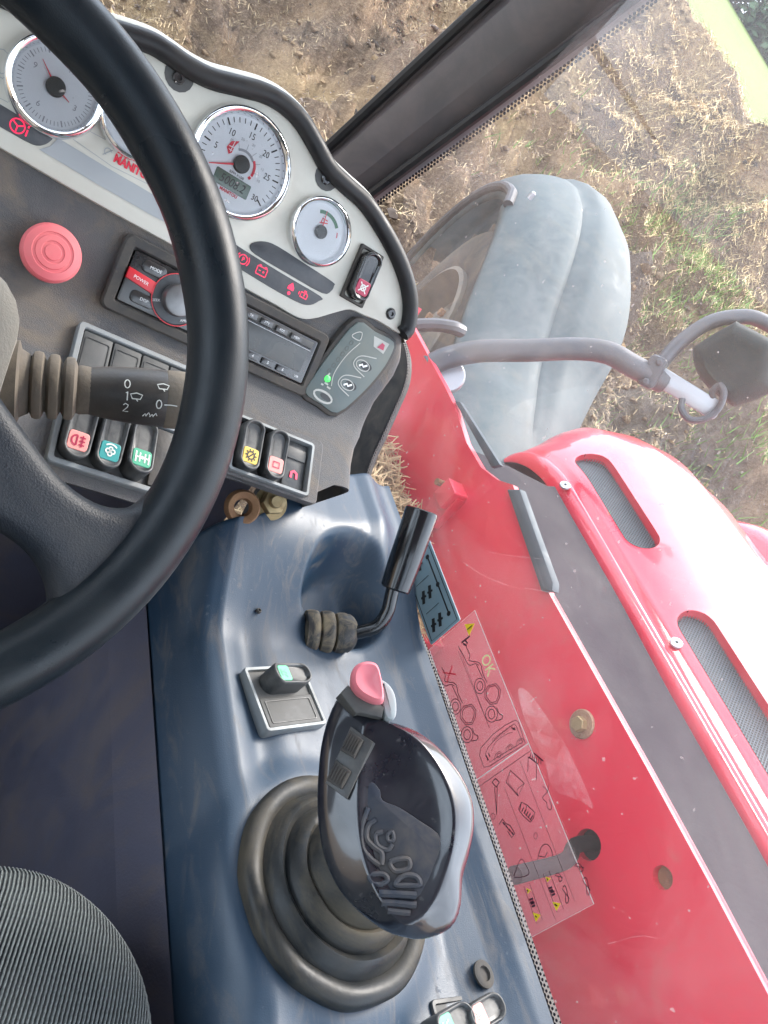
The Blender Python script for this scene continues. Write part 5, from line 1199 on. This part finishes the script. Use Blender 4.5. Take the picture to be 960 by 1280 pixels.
# two rockers at the back of the console
rr = thing('switch_panel', onp(585, 1300, CP.o, CP.n), 'pair of green and pink marked rocker switches at the rear of the console', 'switch panel')
RFm = Frame(onp(585, 1275, Vector((0, 0, -.540)), CP.n), (1, 0, 0), (0, 0, 1))
b = MB(); b.frame(rrect(.075, .068, .004, 3, -.002, -.016), rrect(.067, .060, .0015, 3, -.002, -.016), -.012, .003, RFm.M(), .0012); b.build('frame', 'switch_black', rr); b = MB(); b.slab(rrect(.067, .06, .0015, 3, -.002, -.016), -.01, .001, RFm.M()); b.build('backing', 'panel_dark', rr)
for (u, v), sc, mk in (((562, 1281), 'sw_green', HOOK), ((602, 1268), 'sw_pink', XM)):
    x_, y_ = RFm.loc(u, v, .012); rocker(RFm, x_, y_, .008, .0225, .046, -1.35, rr, 1, sc, mark=mk, markcol='mark_white', symy=-.22, symh=.36, symw=.8)
# ================================================================== GEAR LEVER
lev = thing('gear_lever', at(410, 800, .86), 'black cranked hand lever with straight grip and dusty rubber bellows', 'lever')
e0, e1 = at(378, 788, .855), at(440, 792, .87); ed = (e1 - e0).normalized(); EF = Frame(e0, ed.orthogonal(), ed); el = (e1 - e0).length
b = MB(); gp_ = []
for k in range(3):
    c0 = el * (.02 + .30 * k); r = (.0235, .0235, .0225)[k]; gp_ += [(r - .005, c0), (r - .001, c0 + el * .03), (r, c0 + el * .12), (r, c0 + el * .2), (r - .001, c0 + el * .26)]
gp_ += [(.0215, el * .93), (.0185, el * 1.0), (.014, el * 1.06), (.0085, el * 1.09)]
b.lathe(gp_, 32, EF.M(), True, True); b.build('bellows', 'bellows_dust', lev, 50)
rod = smooth_path([at(430, 793, .862), at(452, 789, .862), at(472, 782, .862), at(484, 765, .862), at(489, 745, .862), at(494, 725, .862)], 5)
b = MB(); b.tube(rod, .0078, 12); b.build('rod', 'lever_black', lev)
g0, g1 = at(494, 737, .862), at(528, 637, .862)
b = MB(); gd = (g1 - g0); GF = Frame(g0, gd.orthogonal(), gd.normalized()); gl = gd.length
b.lathe([(.0155, 0), (.0172, .002), (.0182, gl * .3), (.0188, gl * .97), (.0182, gl * .99), (.016, gl), (.0, gl * 1.005)], 32, GF.M(), True, True); b.build('grip', 'lever_black', lev)
# ================================================================== JOYSTICK
jb = Vector((.449, .205, -.531))
joy = thing('joystick', jb, 'large glossy black joystick handle with pink thumb button on a dusty ribbed boot', 'joystick')
b = MB(); b.lathe([(.094, -.004), (.094, .006), (.091, .011), (.085, .013), (.080, .011), (.0765, .007), (.073, .012), (.070, .020), (.066, .023), (.063, .020), (.061, .018), (.058, .026), (.054, .034), (.050, .036), (.047, .033), (.045, .040), (.040, .052), (.034, .056), (.031, .053), (.029, .062), (.022, .075), (.018, .085)], 64, Matrix.Translation(jb) @ Matrix.Diagonal((1, 1, .8, 1))); b.V = [(x + (x - jb.x) * .022 * noise.noise(Vector((x * 28, y * 28, z * 20))), y + (y - jb.y) * .022 * noise.noise(Vector((x * 28 + 7, y * 28, z * 20))), z + .0018 * noise.noise(Vector((x * 30, y * 30, 5))) * min(1, (z - jb.z) * 60)) for x, y, z in b.V]; b.build('boot', 'boot_rubber', joy, 60)
J0 = ray(497, 1010) * .515; JF = Frame(J0, CX, (-ray(497, 1010).normalized() * .86 + Vector((-.12, -.10, .45))))
ZO = lambda p: [(280 + x / 2.668, 800 + y / 2.668) for x, y in p]
O_ = ZO([(385, 185), (420, 175), (455, 215), (500, 255), (560, 270), (640, 298), (720, 355), (790, 440), (832, 530), (839, 620), (826, 700), (802, 790), (796, 880), (772, 950), (720, 985), (650, 1000), (560, 980), (480, 930), (400, 850), (350, 760), (325, 670), (314, 560), (317, 440), (328, 340), (352, 250)])
I_ = ZO([(466, 290), (505, 278), (560, 296), (640, 345), (702, 425), (742, 515), (756, 600), (747, 700), (722, 780), (690, 860), (640, 930), (590, 945), (530, 890), (482, 800), (452, 700), (440, 600), (440, 500), (450, 400), (456, 340)])
def radial(F, px, c, n=96):
    L = sm2(F.L(px), 6, True); cx_, cy_ = F.loc(*c); A = [math.atan2(y - cy_, x - cx_) for x, y in L]; D = [math.hypot(x - cx_, y - cy_) for x, y in L]
    z = sorted(zip(A, D)); A = [a for a, d in z]; D = [d for a, d in z]; A = [A[-1] - 2 * math.pi] + A + [A[0] + 2 * math.pi]; D = [D[-1]] + D + [D[0]]
    return [(cx_, cy_)] + [float(np.interp(-math.pi + 2 * math.pi * (k + .5) / n, A, D)) for k in range(n)]
NJ = 96
ro_ = radial(JF, O_, (560, 1015) if False else (505, 1020), NJ); ri_ = radial(JF, I_, (505, 1020), NJ); jc = ro_[0]; ro_ = ro_[1:]; ri_ = ri_[1:]
def jring(fr, hf):
    r = []
    for k in range(NJ):
        a = -math.pi + 2 * math.pi * (k + .5) / NJ
        if fr <= 0: d = ro_[k] * (1 + fr)         # below the widest line: shrink
        elif fr <= 1: d = ro_[k] + (ri_[k] - ro_[k]) * fr
        else: d = ri_[k] * (2 - fr)
        r.append((jc[0] + d * math.cos(a), jc[1] + d * math.sin(a), hf(a)))
    return r
cst = lambda v: (lambda a: v)
def sidey(lo_, hi_):     # higher on the side that faces the window, lower on the thumb side
    return lambda a: lo_ + (hi_ - lo_) * sstep(-.9, .9, math.cos(a - .15))
b = MB(); b.rings([jring(-.62, cst(-.085)), jring(-.50, cst(-.066)), jring(-.30, cst(-.045)), jring(-.12, cst(-.028)), jring(-.03, cst(-.014)), jring(0, cst(-.005)), jring(.06, sidey(-.001, -.003)), jring(.25, sidey(.002, .0008)), jring(.5, sidey(.0055, .0046)), jring(.75, sidey(.0085, .0083)), jring(.92, sidey(.0105, .0104)), jring(1.0, sidey(.0114, .0110)), jring(1.05, sidey(.0112, .0107)), jring(1.14, sidey(.0100, .0095)), jring(1.3, sidey(.0082, .0078)), jring(1.5, cst(.0068)), jring(1.99, cst(.0066))], JF.M()); hnd = b.build('handle', 'grip_gloss', joy, 60)
# rubber inset with its moulded pads
ins = ZO([(452, 500), (480, 470), (510, 500), (520, 535), (580, 560), (650, 605), (715, 650), (726, 700), (705, 760), (680, 820), (640, 905), (610, 930), (575, 915), (520, 850), (478, 770), (452, 690), (443, 600)])
io = sm2(JF.L(ins, .003), 3, True); b = MB(); b.slab([(jc[0] + (x - jc[0]) * .93, jc[1] + (y - jc[1]) * .95) for x, y in io], .004, .0092, JF.M(), .0014); pad = b.build('palm_inset', 'grip_inset', hnd)
b = MB()
def jt(px, r, closed=False, h=.0092): b.tube([JF.P(x, y, h + .0005) for x, y in sm2(JF.L(ZO(px), h), 5, closed)], r * 1.2, 8, closed, True, 1, JF.n)
jt([(505, 600), (480, 620), (475, 660), (500, 690), (525, 710), (525, 750)], .0016); jt([(530, 640), (505, 650), (512, 685), (545, 700), (560, 680)], .0014); jt([(480, 560), (460, 620), (462, 690), (490, 730), (520, 750)], .0015)
jt([(555, 740), (610, 730), (615, 760), (570, 770)], .0015, True); jt([(570, 815), (600, 785), (640, 790), (652, 815), (620, 818)], .0016, True); jt([(485, 785), (530, 780), (545, 800), (520, 815), (495, 808)], .0015, True)
jt([(515, 845), (580, 848), (640, 852)], .0022); jt([(525, 875), (580, 878), (640, 885)], .0020); jt([(545, 902), (590, 908), (620, 910)], .0018)
jt([(560, 640), (545, 650), (548, 670), (565, 665)], .0012, True)
b.build('moulded_pads', 'grip_inset', hnd)
# thumb switches on the side
TFm = Frame(onp(437, 948, J0 + JF.n * .010, JF.n), CX, JF.n - CX * .28 + CD * .02)
fq = TFm.L(ZO([(425, 290), (500, 342), (412, 532), (340, 478)])); b = MB(); b.slab(fq, -.012, .0030, TFm.M(), .0008); tp = b.build('thumb_panel', 'switch_black', joy)
for quad in ([(425, 305), (468, 338), (438, 398), (392, 370)], [(378, 402), (428, 442), (396, 500), (346, 470)]):
    qv = TFm.L(ZO(quad)); b = MB(); b.slab(qv, .001, .0062, TFm.M(), .0008)
    for k in range(6):
        t = (k + .5) / 6; a_ = Vector(qv[0]).lerp(Vector(qv[3]), .12).lerp(Vector(qv[1]).lerp(Vector(qv[2]), .12), t); c_ = Vector(qv[0]).lerp(Vector(qv[3]), .88).lerp(Vector(qv[1]).lerp(Vector(qv[2]), .88), t)
        b.tube([TFm.P(a_.x, a_.y, .0064), TFm.P(c_.x, c_.y, .0064)], .0007, 6)
    b.build('thumb_roller', 'black_matte', joy)
# pink button on its base at the top
pf = Frame(at(458, 856, .512), CX, -ray(458, 856) + Vector((0, 0, .35)))
po = sm2(pf.L(ZO([(425, 110), (440, 85), (470, 73), (505, 82), (520, 120), (530, 180), (528, 212), (500, 212), (450, 185), (425, 150)])), 4, True)
b = MB(); c_ = (sum(p[0] for p in po) / len(po), sum(p[1] for p in po) / len(po)); po = ccw(po)
b.rings([[(c_[0] + (x - c_[0]) * s_ + dx, c_[1] + (y - c_[1]) * s_, h) for x, y in po] for s_, h, dx in ((.85, -.016, 0), (.97, -.006, 0), (1, 0, 0), (.95, .005, 0), (.8, .0078, 0), (.6, .0070, .001), (.3, .0055, .0015), (.05, .0052, .0015))], pf.M()); b.build('thumb_button', 'pink_button', joy, 60)
b = MB(); b.slab([(x * 1.02, y * 1.0) for x, y in pf.L(ZO([(388, 180), (415, 150), (450, 190), (535, 222), (525, 262), (455, 245), (440, 248)]), -.014)], -.036, -.012, pf.M(), .002); b.build('button_base', 'panel_dark', joy)
b = MB(); b.slab(sm2(pf.L(ZO([(520, 135), (550, 145), (572, 180), (578, 230), (570, 262), (545, 262), (530, 215)]), -.012), 3, True), -.035, -.012, pf.M(), .003); b.build('side_trigger', 'grey_button', joy)
# neck down into the boot
hb_ = JF.P(jc[0] - .012, jc[1] - .01, -.06)
b = MB(); b.tube(smooth_path([hb_, hb_.lerp(jb + Vector((0, 0, .07)), .5), jb + Vector((0, 0, .06))], 5), [.036] * 3 + [.030] * 4 + [.026] * 4, 20); b.build('neck', 'black_matte', joy)
# ================================================================== SEAT
seat = thing('seat', (.02, -.05, -.98), 'driver seat cushion in ribbed grey fabric at the lower corner', 'seat')
so_ = rrect(.61, .52, .11, 14, .002, -.012)
def seat_z(x, y): return -.553 + .018 * (1 - (x / .32) ** 2) - .02 * sstep(.10, .24, y)
b = MB(); R = []
for d, h in ((.02, -.16), (.0, -.12), (-.004, -.07), (.0, -.045), (.006, -.028), (.016, -.013), (.03, -.004), (.05, 0)):
    R.append([(x, y, seat_z(x, y) + h) for x, y in inset(ccw(so_), d)])
for s_ in (.6, .3, .02):
    R.append([(x * s_, (y + .03) * s_ - .03, seat_z(x * s_, (y + .03) * s_ - .03)) for x, y in inset(ccw(so_), .05)])
b.rings(R); cush = b.build('cushion', 'seat_fabric', seat, 80)
# woven ribs: one thread line after another across the cushion
def in_outline(o, x, y):
    c = False; n = len(o)
    for i in range(n):
        x1_, y1_ = o[i]; x2_, y2_ = o[i - 1]
        if (y1_ > y) != (y2_ > y) and x < (x2_ - x1_) * (y - y1_) / (y2_ - y1_) + x1_: c = not c
    return c
dlevels = [(.0, -.045), (.006, -.028), (.016, -.013), (.03, -.004), (.05, 0)]
outl = [inset(ccw(so_), d) for d, h in dlevels]
def cush_h(x, y):
    # height by how deep the point lies inside the outline
    dx = max(abs(x) - (.307 - .11), 0); dy = max((y) - (.248 - .11), 0); 
    dd = .11 - math.hypot(dx, dy) if (dx > 0 or dy > 0) else .11
    if dx == 0 and dy > 0: dd = .11 - dy
    if dy == 0 and dx > 0: dd = .11 - dx
    return dd, seat_z(x, y) + interp(dd, [0, .006, .016, .03, .05], [-.045, -.028, -.013, -.004, 0])
b = MB(); k = 0
pitch = .0030
for i in range(-150, 210):
    # diagonal ribs as in the cloth of the photograph
    path = []
    for j in range(150):
        y = -.16 + j * .003; x = i * pitch - .05 + (y) * .35
        if x > .303 or x < -.303: 
            continue
        dd, z = cush_h(x, y)
        if dd < .004: continue
        path.append((x, y, z + .0003 + .0005 * (j % 2)))
    if len(path) > 3: b.tube(path, .00082, 4, False, False)
kind(b.build('woven_ribs', 'seat_stripe', cush, 180, True), 'stuff')
b = MB(); b.box(.40, .36, .30, Matrix.Translation((0, -.05, -.86))); b.build('base', 'black_matte', seat)
b = MB(); b.slab(rrect(.50, .62, .12, 8), -.06, .06, Matrix.Translation((0, -.36, -.20)) @ Matrix.Rotation(R_(96), 4, 'X'), .03); b.build('backrest', 'seat_fabric', seat)

# ------------------------------------------------------------------ lift the whole place so that the ground lies at z = 0
for o in S.objects:
    if o.parent is None and o.type not in {'LIGHT'}: o.location.z += EYE
